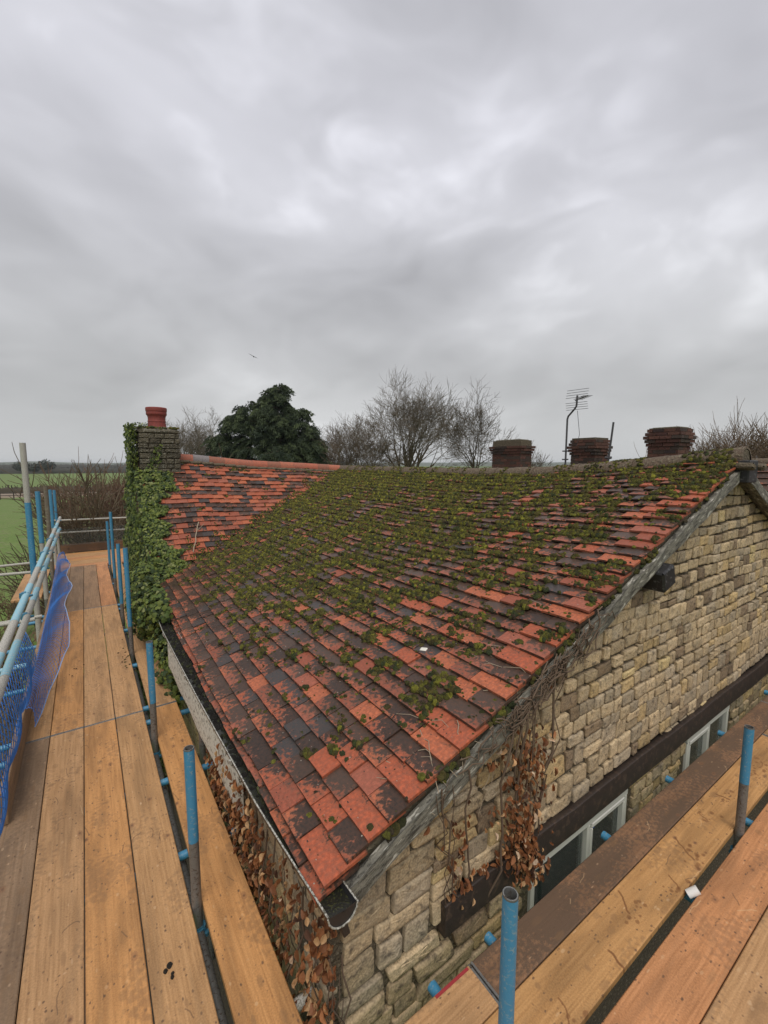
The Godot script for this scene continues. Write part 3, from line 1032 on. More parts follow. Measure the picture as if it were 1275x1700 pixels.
	for i in 10:
		for j in 16:
			var s0 := LW * i / 10.0
			var s1 := LW * (i + 1) / 10.0
			var x0 := 0.72 + 4.0 * j / 16.0
			var x1 := 0.72 + 4.0 * (j + 1) / 16.0
			var dn := Vector3(0, -0.012, 0)
			mb.Q(wing_pt(s0, x0) + dn, wing_pt(s1, x0) + dn, wing_pt(s1, x1) + dn, wing_pt(s0, x1) + dn, Vector3.UP)
			var mir := func(p: Vector3) -> Vector3: return Vector3(p.x, p.y, -17.0 - p.z)
			mb.Q(mir.call(wing_pt(s0, x0)), mir.call(wing_pt(s1, x0)), mir.call(wing_pt(s1, x1)), mir.call(wing_pt(s0, x1)), Vector3.UP)
	var wing := part("wing_roof", mb, M.underlay, house)
	rng.seed = 305
	lay_tiles(wing, wing_tiles(), 300)
	var x := 1.36
	var k := 0
	var tints := [Color(0.9, 0.9, 0.9), Color(1.0, 0.9, 0.85), Color(0.7, 0.8, 0.8), Color(1.0, 1.0, 0.95)]
	var cache := []
	for t in 5:
		var mm := half_round(0.285, 0.105, 0.018)
		var arr := mm.surface_get_arrays(0)
		var cl := PackedColorArray(); cl.resize(arr[Mesh.ARRAY_VERTEX].size())
		cl.fill(tints[t] if t < 4 else Color(1, 1, 1))
		arr[Mesh.ARRAY_COLOR] = cl
		var am := ArrayMesh.new(); am.add_surface_from_arrays(Mesh.PRIMITIVE_TRIANGLES, arr)
		cache.append(am)
	while x < 4.55:
		var l := 0.272
		var a := P(x, wing_ridge(x) - 0.105, -8.5)
		var b := P(x + l, wing_ridge(x + l) - 0.105, -8.5)
		var dir := (b - a).normalized()
		var up := (Vector3.UP - dir * dir.y).normalized()
		var o := piece("ridge_tile", cache[4 if k == 1 else k % 4], M.ridge_grey if k == 1 else M.ridge_red, Transform3D(Basis(dir, up, dir.cross(up)), (a + b) * 0.5 + Vector3(0, rf(-0.005, 0.005), 0)), wing)
		if k == 1: o.set_meta("label", "grey ridge tile among the red ones")
		x += l
		k += 1
	mb = MB.new()
	x = 1.36
	while x < 4.6:
		mb.box(Transform3D(Basis(Vector3.RIGHT, 0.5 + rf(-0.05, 0.05)), P(x + 0.1, wing_ridge(x) - 0.155, -8.372)), Vector3(0.21, 0.05, 0.06), 0.012)
		x += 0.2
	part("ridge_mortar", mb, M.mortar, wing)

	# timbers on the gable
	mb = MB.new()
	mb.box(Transform3D(Basis(Vector3.BACK, 0.0), P(4.66, -0.06, -1.375)), Vector3(0.21, 0.19, 0.19), 0.008)
	part("ridge_beam_end", mb, M.black_wood, house, "", "black painted ridge beam end under the gable peak")
	mb = MB.new()
	mb.box(Transform3D(Basis(Vector3.BACK, 0.30), P(3.25, -0.775, -1.375)), Vector3(0.17, 0.15, 0.17), 0.012)
	part("purlin_end", mb, M.black_wood, house, "", "black painted purlin end poking out of the gable")
	mb = MB.new()
	var seg := 26
	var rings := []
	for i in seg + 1:
		var xx := 1.325 + 7.2 * i / seg
		var wob := 0.006 * sin(i * 1.1) + 0.004 * sin(i * 2.7)
		rings.append(PackedVector3Array([P(xx, -2.150 + wob, ZW - 0.02), P(xx, -2.150 + wob, ZW + 0.042), P(xx, -2.157 + wob, ZW + 0.050), P(xx, -2.318 + wob * 0.5, ZW + 0.052), P(xx, -2.326 + wob * 0.5, ZW + 0.044), P(xx, -2.326 + wob * 0.5, ZW - 0.02)]))
	mb.loft(rings, true, true)
	part("lintel_board", mb, M.dark_wood, house, "", "long dark brown timber board over the windows")
	# windows
	for wi in 2:
		var w0: float = WINDOWS[wi][0]
		var w1: float = WINDOWS[wi][1]
		var fr := MB.new()
		var zf := ZW - 0.012
		fr.box(Transform3D(Basis.IDENTITY, P((w0 + w1) / 2, -2.382, zf)), Vector3(w1 - w0, 0.092, 0.05), 0.006)
		fr.box(Transform3D(Basis.IDENTITY, P((w0 + w1) / 2, -3.37, zf + 0.001)), Vector3(w1 - w0, 0.05, 0.08), 0.006)
		var mull := lerpf(w0, w1, 0.55 if wi == 0 else 0.5)
		for xx in [w0 + 0.02, mull, w1 - 0.02]:
			fr.box(Transform3D(Basis.IDENTITY, P(xx, -2.886, zf - 0.001)), Vector3(0.034, 0.916, 0.046), 0.006)
		var win := part("window", fr, M.upvc, house)
		var spans := [[w0 + 0.045, mull - 0.025], [mull + 0.025, w1 - 0.045]]
		for si in 2:
			var a: float = spans[si][0]
			var b: float = spans[si][1]
			var pane := MB.new()
			pane.box(Transform3D(Basis.IDENTITY, P((a + b) / 2, -2.865, zf - 0.012)), Vector3(b - a, 0.958, 0.006))
			part("pane", pane, M.glass, win)
			if (wi == 0 and si == 1) or (wi == 1 and si == 0):      # the opening casement with its own white sash
				var sash := MB.new()
				for yy in [-2.446, -3.326]:
					sash.box(Transform3D(Basis.IDENTITY, P((a + b) / 2, yy, zf + 0.006)), Vector3(b - a, 0.032, 0.042), 0.005)
				for xx in [a + 0.006, b - 0.006]:
					sash.box(Transform3D(Basis.IDENTITY, P(xx, -2.886, zf + 0.005)), Vector3(0.024, 0.84, 0.042), 0.005)
				part("sash", sash, M.upvc, win)
				var tp := MB.new()
				tp.box(Transform3D(Basis.IDENTITY, P(a + 0.075, -2.50, zf - 0.006)), Vector3(0.022, 0.035, 0.003))
				part("tape", tp, M.tape, win)
				tp = MB.new()
				tp.box(Transform3D(Basis.IDENTITY, P(b - 0.08, -2.47, zf - 0.006)), Vector3(0.02, 0.03, 0.003))
				part("tape", tp, M.tape, win)
	# gutter
	var lipx := [[-7.0, 0.60], [-4.7, 0.545], [-3.2, 0.563], [-1.93, 0.588], [-1.27, 0.628]]
	var zs := []
	for i in 30: zs.append(-1.27 - 5.0 * i / 29.0)
	mb = MB.new()
	var lip := MB.new()
	var mud := MB.new()
	var ro := []; var ri := []; var mu := []; var la := []; var lb := []
	for zz in zs:
		var cx := interp(lipx, zz) + 0.06
		var yt := -1.635 - 0.006 * sin(zz * 1.3)
		var a1 := PackedVector3Array(); var a2 := PackedVector3Array(); var a3 := PackedVector3Array()
		for j in 9:
			var an := PI + PI * j / 8.0
			a1.append(P(cx + cos(an) * 0.062, yt + sin(an) * 0.066, zz))
			a2.append(P(cx + cos(an) * 0.057, yt + sin(an) * 0.061, zz))
		for j in 7:
			a3.append(P(cx + (j / 6.0 - 0.5) * 0.106, yt - 0.024 + rf(-0.004, 0.006) * smoothstep(-1.6, -2.4, zz), zz))
		ro.append(a1); ri.append(a2); mu.append(a3)
		la.append(P(cx - 0.0595, yt + 0.002, zz)); lb.append(P(cx + 0.0595, yt + 0.002, zz))
	mb.loft(ro, false, false, false)
	mb.loft(ri, false, false, false)
	for j in 8:         # end cap
		mb.Q(ro[0][j], ro[0][j + 1], P(interp(lipx, -1.27) + 0.06, -1.638, -1.27), P(interp(lipx, -1.27) + 0.06, -1.637, -1.27), Vector3.BACK)
	var gut := part("gutter", mb, M.black_plastic, house)
	lip.tube(la, 0.0042, 6)
	lip.tube(lb, 0.0035, 6)
	var rim := []
	for j in 9: rim.append(ro[0][j] + Vector3(0, 0, 0.002))
	lip.tube(rim, 0.0036, 6)
	part("gutter_lip", lip, M.dirty_white, gut)
	mud.loft(mu, false, false, false)
	part("gutter_sludge", mud, M.sludge, gut)
	for zz in [-2.35, -3.55, -4.6]:
		var jb := MB.new()
		var cx := interp(lipx, zz) + 0.06
		var rr := []
		for j in 9:
			var an := PI + PI * j / 8.0
			rr.append(P(cx + cos(an) * 0.065, -1.635 + sin(an) * 0.069, zz))
		jb.tube(rr, 0.009, 6)
		part("gutter_clip", jb, M.dirty_white, gut)
	var br := MB.new()
	br.box(Transform3D(Basis(Vector3.BACK, 0.25), P(0.715, -1.745, -1.34)), Vector3(0.03, 0.16, 0.04), 0.004)
	part("gutter_bracket", br, M.black_plastic, gut)
	# pale board under the gutter
	mb = MB.new()
	rings = []
	for i in 25:
		var zz := -4.55 + 2.25 * i / 24.0
		var xx := interp(lipx, zz) + 0.022
		rings.append(PackedVector3Array([P(xx, -1.70, zz), P(xx, -1.965 + 0.010 * sin(i * 0.8), zz), P(xx + 0.022, -1.965 + 0.010 * sin(i * 0.8), zz), P(xx + 0.022, -1.70, zz)]))
	mb.loft(rings, true, true)
	part("eaves_board", mb, M.white_paint, house, "", "pale flaking board below the gutter")
	# stone chimney on the wing
	rng.seed = 320
	mb = MB.new()
	mb.box(Transform3D(Basis.IDENTITY, P(1.075, -0.11, -8.5)), Vector3(0.56, 1.36, 0.64))
	var ch := part("chimney", mb, M.mortar, house, "", "dark lichened stone chimney stack on the wing")
	var st := MB.new()
	var y := -0.55
	while y < 0.52:
		var hh := rf(0.062, 0.095)
		for f in 3:
			var L: float = [0.60, 0.68, 0.68][f]
			var u := -L / 2.0
			while u < L / 2.0 - 0.03:
				var w := minf(rf(0.09, 0.24), L / 2.0 - u)
				if L / 2.0 - u - w < 0.05: w = L / 2.0 - u
				var one := MB.new()
				var b := rf(0.6, 1.25)
				one.col = Color(b, b * 0.98, b * 0.94)
				emit_stone(one, w - 0.008, hh - 0.009, rf(0.016, 0.036))
				var org: Transform3D
				if f == 0: org = Transform3D(Basis.IDENTITY, P(1.075 + u + w / 2, y + hh / 2, -8.18))
				elif f == 1: org = Transform3D(Basis(Vector3.BACK, Vector3.UP, Vector3.LEFT), P(0.795, y + hh / 2, -8.5 - (u + w / 2)))
				else: org = Transform3D(Basis(Vector3.FORWARD, Vector3.UP, Vector3.RIGHT), P(1.355, y + hh / 2, -8.5 + (u + w / 2)))
				for j in one.v.size():
					st.v.append(org * one.v[j]); st.n.append(org.basis * one.n[j]); st.u.append(one.u[j]); st.c.append(one.c[j])
				u += w
		y += hh
	part("stone_courses", st, M.old_stone, ch, "stuff")
	mb = MB.new()
	var capr := []
	for e in 4:
		var hx: float = [0.315, 0.325, 0.25, 0.13][e]
		var hz: float = [0.355, 0.365, 0.27, 0.13][e]
		var yy: float = [0.535, 0.565, 0.605, 0.635][e]
		var ring := PackedVector3Array()
		for j in 16:
			var an := TAU * (j + 0.5) / 16
			ring.append(P(1.075 + signf(cos(an)) * pow(absf(cos(an)), 0.4) * hx + rf(-0.012, 0.012), yy + rf(-0.008, 0.008), -8.5 + signf(sin(an)) * pow(absf(sin(an)), 0.4) * hz))
		capr.append(ring)
	mb.loft(capr, true, true)
	mb.col = Color(1, 1, 1)
	part("chimney_cap", mb, M.old_stone, ch)
	mb = MB.new()
	var prof := [[0.60, 0.150], [0.66, 0.145], [0.72, 0.138], [0.725, 0.144], [0.74, 0.144], [0.745, 0.136], [0.80, 0.138], [0.835, 0.150], [0.84, 0.160], [0.875, 0.163], [0.885, 0.158], [0.895, 0.158], [0.90, 0.166], [0.955, 0.168], [0.965, 0.160], [0.965, 0.135], [0.80, 0.12]]
	rings = []
	for q in prof:
		var ring := PackedVector3Array()
		for j in 20: ring.append(P(1.09 + cos(TAU * j / 20) * q[1], q[0], -8.5 + sin(TAU * j / 20) * q[1]))
		rings.append(ring)
	mb.loft(rings, false, true)
	part("chimney_pot", mb, M.pot, ch)

# ---------------------------------------------------------------- moss
func moss_mesh(sd: int, lobes: int) -> ArrayMesh:
	var r := RandomNumberGenerator.new(); r.seed = sd
	var f := FastNoiseLite.new(); f.seed = sd; f.frequency = 0.5 * lobes
	var K := 12
	var out := PackedFloat32Array()
	for j in K: out.append(r.randf_range(0.75, 1.1))
	var rings := []
	for e in 6:
		var k: float = [1.0, 0.98, 0.88, 0.68, 0.44, 0.18][e]
		var hh: float = [-0.25, 0.2, 0.55, 0.82, 0.96, 1.0][e]
		var ring := PackedVector3Array()
		for j in K:
			var a := TAU * j / K
			var q := Vector2(cos(a), sin(a)) * k * out[j]
			var b := 0.72 + 0.6 * f.get_noise_2dv(q * 3.0) + r.randf_range(-0.10, 0.10) if e > 0 else 1.0
			ring.append(Vector3(q.x, hh * b, q.y))
		rings.append(ring)
	var mb := MB.new()
	mb.loft(rings, false, true)
	return mb.mesh()

func moss_cover(s: float, z: float) -> float:
	var up := smoothstep(0.2, 1.5, s)
	var far := smoothstep(-2.0, -4.6, z)
	var c := 0.38 + 0.15 * up + 0.20 * far * smoothstep(0.28, 0.6, s) + 0.06 * smoothstep(1.6, 2.6, s)
	if s < 0.30: c *= 0.55
	elif s < 0.5 and z > -4.0: c *= 0.8
	if z > -1.72: c *= 0.80 if s < 3.6 else 1.15
	if s > 3.7: c += 0.10
	# the slope is barest where the dark tiles show, halfway up and well back
	c -= 0.22 * exp(-pow((z + 5.0) / 0.9, 2.0) - pow((s - 3.0) / 0.55, 2.0))
	return c

func build_moss() -> void:
	rng.seed = 400
	var meshes := []
	for i in 6: meshes.append(moss_mesh(50 + i, 1 + i % 3))
	var xf := [[], [], [], [], [], []]
	var cl := [[], [], [], [], [], []]
	var add := func(p: Vector3, nrm: Vector3, r: float, h: float, dark: float) -> void:
		var x := Vector3(rf(-1, 1), rf(-1, 1), rf(-1, 1)).cross(nrm).normalized()
		var zz := x.cross(nrm)
		var q := rng.randi() % 6
		xf[q].append(Transform3D(Basis(x * r * rf(0.8, 1.3), nrm * h, zz * r * rf(0.8, 1.2)), p))
		var c := Color(0.065, 0.068, 0.012).lerp(Color(0.32, 0.305, 0.033), pow(rng.randf(), 1.3) * (1.0 - 0.7 * dark))
		if rng.randf() < 0.35: c = c.lerp(Color(0.13, 0.098, 0.024), 0.7)
		if rng.randf() < 0.06 + 0.16 * dark: c = Color(0.07, 0.05, 0.026)
		if rng.randf() < 0.12: c = Color(0.06, 0.08, 0.02)
		cl[q].append(c * rf(0.55, 1.25))
	# main roof
	var step := 0.021
	var s := 0.0
	while s < LM - 0.06:
		var z := -1.38
		while z > -8.5:
			var ss := s + rf(-0.011, 0.011)
			var zz := z + rf(-0.011, 0.011)
			var n := moss_noise.get_noise_2d(ss * 100.0, zz * 100.0) * 0.56 + 0.5 + moss_fine.get_noise_2d(ss * 100.0, zz * 100.0) * 0.46
			var c := moss_cover(ss, zz)
			var f := fposmod(ss, GAUGE) / GAUGE
			var lim := c - 0.045 + 0.20 * (0.42 - f)
			if n < lim or rng.randf() < 0.020 * (0.3 + c):
				var p := main_pt(ss, zz)
				if not (zz < -6.45 and wing_y(p.x, zz) > p.y + 0.02):
					var deep := clampf((lim - n) * 5.0, 0.0, 1.0)
					var nrm := Vector3(-0.39, 0.92, 0.0)
					var r := lerpf(0.006, 0.017, deep) * rf(0.7, 1.4)
					add.call(p + nrm * (0.049 - 0.020 * f), nrm, r, lerpf(0.005, 0.021, deep) * rf(0.6, 1.5), 1.0 - deep)
			z -= step
		s += step
	# single round cushions on the lower slope
	for i in 420:
		var ss := rf(0.08, 3.2)
		var zz := -1.40 - 2.6 * pow(rng.randf(), 1.3)
		var f := fposmod(ss, GAUGE) / GAUGE
		var r := rf(0.007, 0.021)
		add.call(main_pt(ss, zz) + Vector3(-0.39, 0.92, 0.0) * (0.048 - 0.020 * f), Vector3(-0.39, 0.92, 0.0), r, r * rf(0.6, 0.95), 0.15)
	# in the valley and on the wing
	s = 0.0
	while s < LW:
		var x := 0.75
		while x < 4.7:
			var p := wing_pt(s, x + rf(-0.02, 0.02))
			var my := main_y(x, p.z)
			if my < p.y + 0.03:
				var n := moss_noise.get_noise_2d(x * 130.0 + 700.0, s * 130.0) * 0.6 + 0.5 + moss_fine.get_noise_2d(x * 100.0, s * 100.0 + 300.0) * 0.3
				var c := 0.13
				if my > p.y - 0.10: c = 0.66
				elif my > p.y - 0.2: c = 0.3
				if x < 1.5: c += 0.09
				if s > 2.35: c += 0.18
				if n < c:
					add.call(p + Vector3(0, 0.033, 0.030), Vector3(0, 0.72, 0.69), rf(0.009, 0.019), rf(0.008, 0.018), 0.5)
			x += 0.026
		s += 0.026
	# on the ridge, thick towards the gable
	for i in 2200:
		var z := rf(-8.3, -1.4)
		var near := smoothstep(-3.4, -1.5, z)
		if moss_noise.get_noise_2d(z * 130.0, 40.0) < -0.05 + 0.22 * near:
			var a := deg_to_rad(rf(95, 200) if rng.randf() < 0.8 else rf(40, 95))
			var nrm := Vector3(cos(a), maxf(sin(a), -0.1), 0).normalized()
			add.call(P(XR, ridge_top(z) - 0.115, z) + nrm * 0.116, nrm, rf(0.010, 0.019) * (0.8 + 0.5 * near), rf(0.008, 0.018), 0.4)
	# verge edge, below the last tiles
	for i in 240:
		var sv := rf(0.3, LM)
		if moss_noise.get_noise_2d(sv * 200.0, 900.0) < 0.05:
			add.call(main_pt(sv, -1.372) + Vector3(0, rf(-0.03, 0.02), 0.006), Vector3(-0.2, 0.6, 0.7).normalized(), rf(0.012, 0.028), rf(0.01, 0.02), 0.5)
	# chimney shoulder
	for i in 110:
		add.call(P(1.075 + rf(-0.3, 0.3), 0.60 + rf(-0.02, 0.02), -8.5 + rf(0.1, 0.34)), Vector3(0, 0.8, 0.6), rf(0.015, 0.035), rf(0.01, 0.02), 0.7)
	var moss := thing("moss", "green and olive moss cushions growing over the clay roof tiles", "moss", P(2.6, -0.9, -4.5), "", "stuff")
	for q in 6: multi("moss_cushions", meshes[q], M.moss, xf[q], cl[q], moss)
	# dark debris in the gutter
	var gx := []
	var gc := []
	for i in 620:
		var z := rf(-6.0, -1.75)
		var cx := interp([[-7.0, 0.60], [-4.7, 0.545], [-3.2, 0.563], [-1.93, 0.588], [-1.27, 0.628]], z) + 0.06
		var r := rf(0.008, 0.024)
		if z > -2.3 and rng.randf() < 0.7: continue
		gx.append(Transform3D(Basis(Vector3(r, 0, 0), Vector3(rf(-0.004, 0.004), rf(0.008, 0.02), 0), Vector3(0, 0, r * rf(0.8, 1.4))), P(cx + rf(-0.042, 0.045), -1.66, z)))
		var b := rf(0.5, 1.3)
		gc.append(Color(0.018, 0.015, 0.012) * b if rng.randf() < 0.8 else Color(0.05, 0.055, 0.018))
	var deb := thing("gutter_debris", "black moss litter and silt lying in the gutter", "debris", P(0.62, -1.66, -3.5), "", "stuff")
	multi("litter", meshes[2], M.moss, gx, gc, deb)

# ---------------------------------------------------------------- leaves
func ivy_leaf() -> ArrayMesh:
	var mb := MB.new()
	var o := [Vector3(0, -0.45, 0), Vector3(0.28, -0.42, 0.02), Vector3(0.5, -0.12, -0.06), Vector3(0.26, 0.05, 0.02), Vector3(0.32, 0.28, -0.02), Vector3(0, 0.55, -0.10), Vector3(-0.32, 0.28, -0.02), Vector3(-0.26, 0.05, 0.02), Vector3(-0.5, -0.12, -0.06), Vector3(-0.28, -0.42, 0.02)]
	var c := Vector3(0, -0.1, 0.09)
	for i in o.size():
		var a: Vector3 = o[i]
		var b: Vector3 = o[(i + 1) % o.size()]
		var g := (b - c).cross(a - c).normalized()
		if g.z < 0: g = -g
		mb.T(c, a, b, (g + Vector3.BACK).normalized(), g, g)
	return mb.mesh()

func dead_leaf(sd: int) -> ArrayMesh:
	var r := RandomNumberGenerator.new(); r.seed = sd
	var mb := MB.new()
	var rows := [[-0.5, 0.04], [-0.3, 0.30], [-0.02, 0.40], [0.25, 0.24], [0.52, 0.02]]
	var curl := r.randf_range(0.5, 1.3)
	var roll := r.randf_range(-0.5, 0.9)
	var pt := func(i: int, sx: float) -> Vector3:
		var y: float = rows[i][0]
		var w: float = rows[i][1] * sx
		return Vector3(w * cos(absf(w) * curl * 2.2), y * 0.95, absf(w) * curl * 0.9 - y * y * roll)
	for i in 4:
		for e in 2:
			var sx0: float = [-1.0, 0.0][e]
			var sx1: float = [0.0, 1.0][e]
			mb.Q(pt.call(i, sx0), pt.call(i, sx1), pt.call(i + 1, sx1), pt.call(i + 1, sx0), Vector3.BACK)
	return mb.mesh()

func leaf_basis(nrm: Vector3, size: float, wild: float) -> Basis:
	var z := (nrm + Vector3(rf(-1, 1), rf(-1, 1), rf(-1, 1)) * wild).normalized()
	var y := (Vector3.DOWN + Vector3(rf(-1, 1), rf(-1, 1), rf(-1, 1)) * 0.7)
	y = (y - z * y.dot(z)).normalized()
	return Basis(y.cross(z), y, z) * Basis.from_scale(Vector3.ONE * size)

func build_ivy() -> void:
	rng.seed = 500
	var xf := []
	var cl := []
	var add := func(p: Vector3, nrm: Vector3, wild := 0.6, size := 1.0) -> void:
		xf.append(Transform3D(leaf_basis(nrm, rf(0.032, 0.064) * size, wild), p))
		var k := rng.randf()
		var c := Color(0.055, 0.085, 0.018).lerp(Color(0.15, 0.18, 0.035), pow(rng.randf(), 1.6))
		if k < 0.3: c = Color(0.02, 0.036, 0.01)
		elif k > 0.92: c = Color(0.17, 0.19, 0.07)
		cl.append(c * rf(0.8, 1.15))
	# on the wing's gable
	for i in 10500:
		var z := rf(-10.4, -6.2)
		var top := -1.62 + (2.0 - absf(z + 8.5)) * 0.86
		var y := rf(-4.6, top + 0.10)
		var bulge := 0.06 + 0.10 * (moss_noise.get_noise_2d(z * 60.0, y * 60.0) + 0.5)
		add.call(P(0.70 - bulge * rf(0.2, 1.0), y, z), Vector3(-1, 0.35, 0.35))
	# chimney's left face and top corner
	for i in 2300:
		var y := rf(-0.5, 0.66)
		var z := rf(-8.95, -8.12)
		add.call(P(0.76 - rf(0.02, 0.15), y, z), Vector3(-1, 0.2, 0.4), 0.6, 0.8)
	for i in 130:
		add.call(P(rf(0.68, 0.95), 0.62 + rf(-0.02, 0.07), rf(-8.8, -8.2)), Vector3(0, 1, 0.2), 0.6, 0.7)
	for i in 170:      # sprays across the stack
		var t := rf(0, 1)
		add.call(P(lerpf(0.80, 1.06, t) + rf(-0.06, 0.06), lerpf(-0.35, 0.25, t) + rf(-0.12, 0.12), -8.12), Vector3(0, 0.1, 1), 0.5, 0.6)
	# creeping over the edge of the wing roof
	for i in 3600:
		var s := rf(-0.1, 2.2)
		var reach := 0.20 + 0.22 * (moss_noise.get_noise_2d(s * 140.0, 77.0) + 0.45) + (0.12 if s < 0.5 else 0.0)
		if s > 1.75: reach += 0.28
		var x := 0.66 + reach * pow(rng.randf(), 0.8)
		var p := wing_pt(s, x)
		add.call(p + Vector3(0, 0.03, 0.03) + Vector3(0, 0.72, 0.69) * rf(0.0, 0.10) * (1.0 - (x - 0.66) / 0.8), Vector3(-0.3, 0.7, 0.6))
	# bulges at the eaves and along the gutter
	for e in [[P(0.56, -1.75, -6.25), Vector3(0.24, 0.50, 0.75), 4200], [P(0.60, -1.55, -5.35), Vector3(0.13, 0.20, 0.55), 1200], [P(0.62, -2.2, -5.1), Vector3(0.14, 0.45, 0.75), 1600], [P(0.53, -2.6, -6.9), Vector3(0.16, 0.9, 1.0), 1400]]:
		for i in e[2]:
			var d := Vector3(rf(-1, 1), rf(-1, 1), rf(-1, 1))
			if d.length() > 1.0: continue
			d = d.normalized() * pow(rng.randf(), 0.25)
			if d.x > 0.55: continue
			add.call(e[0] + d * e[1], d + Vector3(-0.2, 0.5, 0.2), 0.6)
	var ivy := thing("ivy_plant", "dense green ivy covering the end wall and chimney side of the red-tiled wing", "ivy", P(0.66, -H, -7.6))
	multi("foliage", ivy_leaf(), M.ivy, xf, cl, ivy)
	var mb := MB.new()
	for i in 26:
		var z := rf(-10.0, -6.4)
		var pts := [P(0.68, -H, z)]
		var y := -H
		while y < -1.7 + (2.0 - absf(z + 8.5)) * 0.8:
			y += 0.45; z += rf(-0.14, 0.14)
			pts.append(P(0.69, y, z))
		mb.tube(pts, 0.012, 5)
	part("stem", mb, M.stem, ivy)

func dead_col() -> Color:
	var k := rng.randf()
	var c := Color(0.26, 0.105, 0.035).lerp(Color(0.16, 0.06, 0.025), rng.randf())
	if k < 0.22: c = Color(0.42, 0.26, 0.13)
	elif k < 0.34: c = Color(0.09, 0.04, 0.022)
	elif k > 0.96: c = Color(0.55, 0.42, 0.30)
	return c * rf(0.8, 1.25)

func creeper(called: String, label: String, base: Vector3, leaves: Array, stems: Array, pale: Array) -> void:
	# leaves: [point, normal, size]; the largest in view come first
	var root := thing(called, label, "creeper", base)
	var kinds := []
	for t in 8:
		for c in 3:
			var src := dead_leaf(600 + t)
			var arr := src.surface_get_arrays(0)
			var cc := PackedColorArray(); cc.resize(arr[Mesh.ARRAY_VERTEX].size()); cc.fill(dead_col())
			arr[Mesh.ARRAY_COLOR] = cc
			var am := ArrayMesh.new(); am.add_surface_from_arrays(Mesh.PRIMITIVE_TRIANGLES, arr)
			kinds.append(am)
	var mb := MB.new()
	for s in stems: mb.tube(s[0], s[1], 5)
	part("stem", mb, M.stem, root)
	if pale.size():
		mb = MB.new()
		for s in pale: mb.tube(s[0], s[1], 5)
		part("dry_twig", mb, M.stem_pale, root)
	var xf := []
	var cl := []
	for i in leaves.size():
		var l: Array = leaves[i]
		var b := leaf_basis(l[1], l[2], 0.55)
		if i < 300:
			var o := piece("leaf", kinds[rng.randi() % kinds.size()], M.dead, Transform3D(b, l[0] - base), root)
		else:
			xf.append(Transform3D(b, l[0])); cl.append(dead_col())
	if xf.size(): multi("leaf_litter", dead_leaf(600), M.dead, xf, cl, root)

func wander(a: Vector3, b: Vector3, n: int, wob: float, off: Vector3) -> Array:
	var out := []
	for i in n + 1:
		var t := float(i) / n
		out.append(a.lerp(b, t) + Vector3(rf(-1, 1), rf(-1, 1), rf(-0.3, 0.3)) * wob * sin(t * PI) + off * sin(t * PI))
	return out

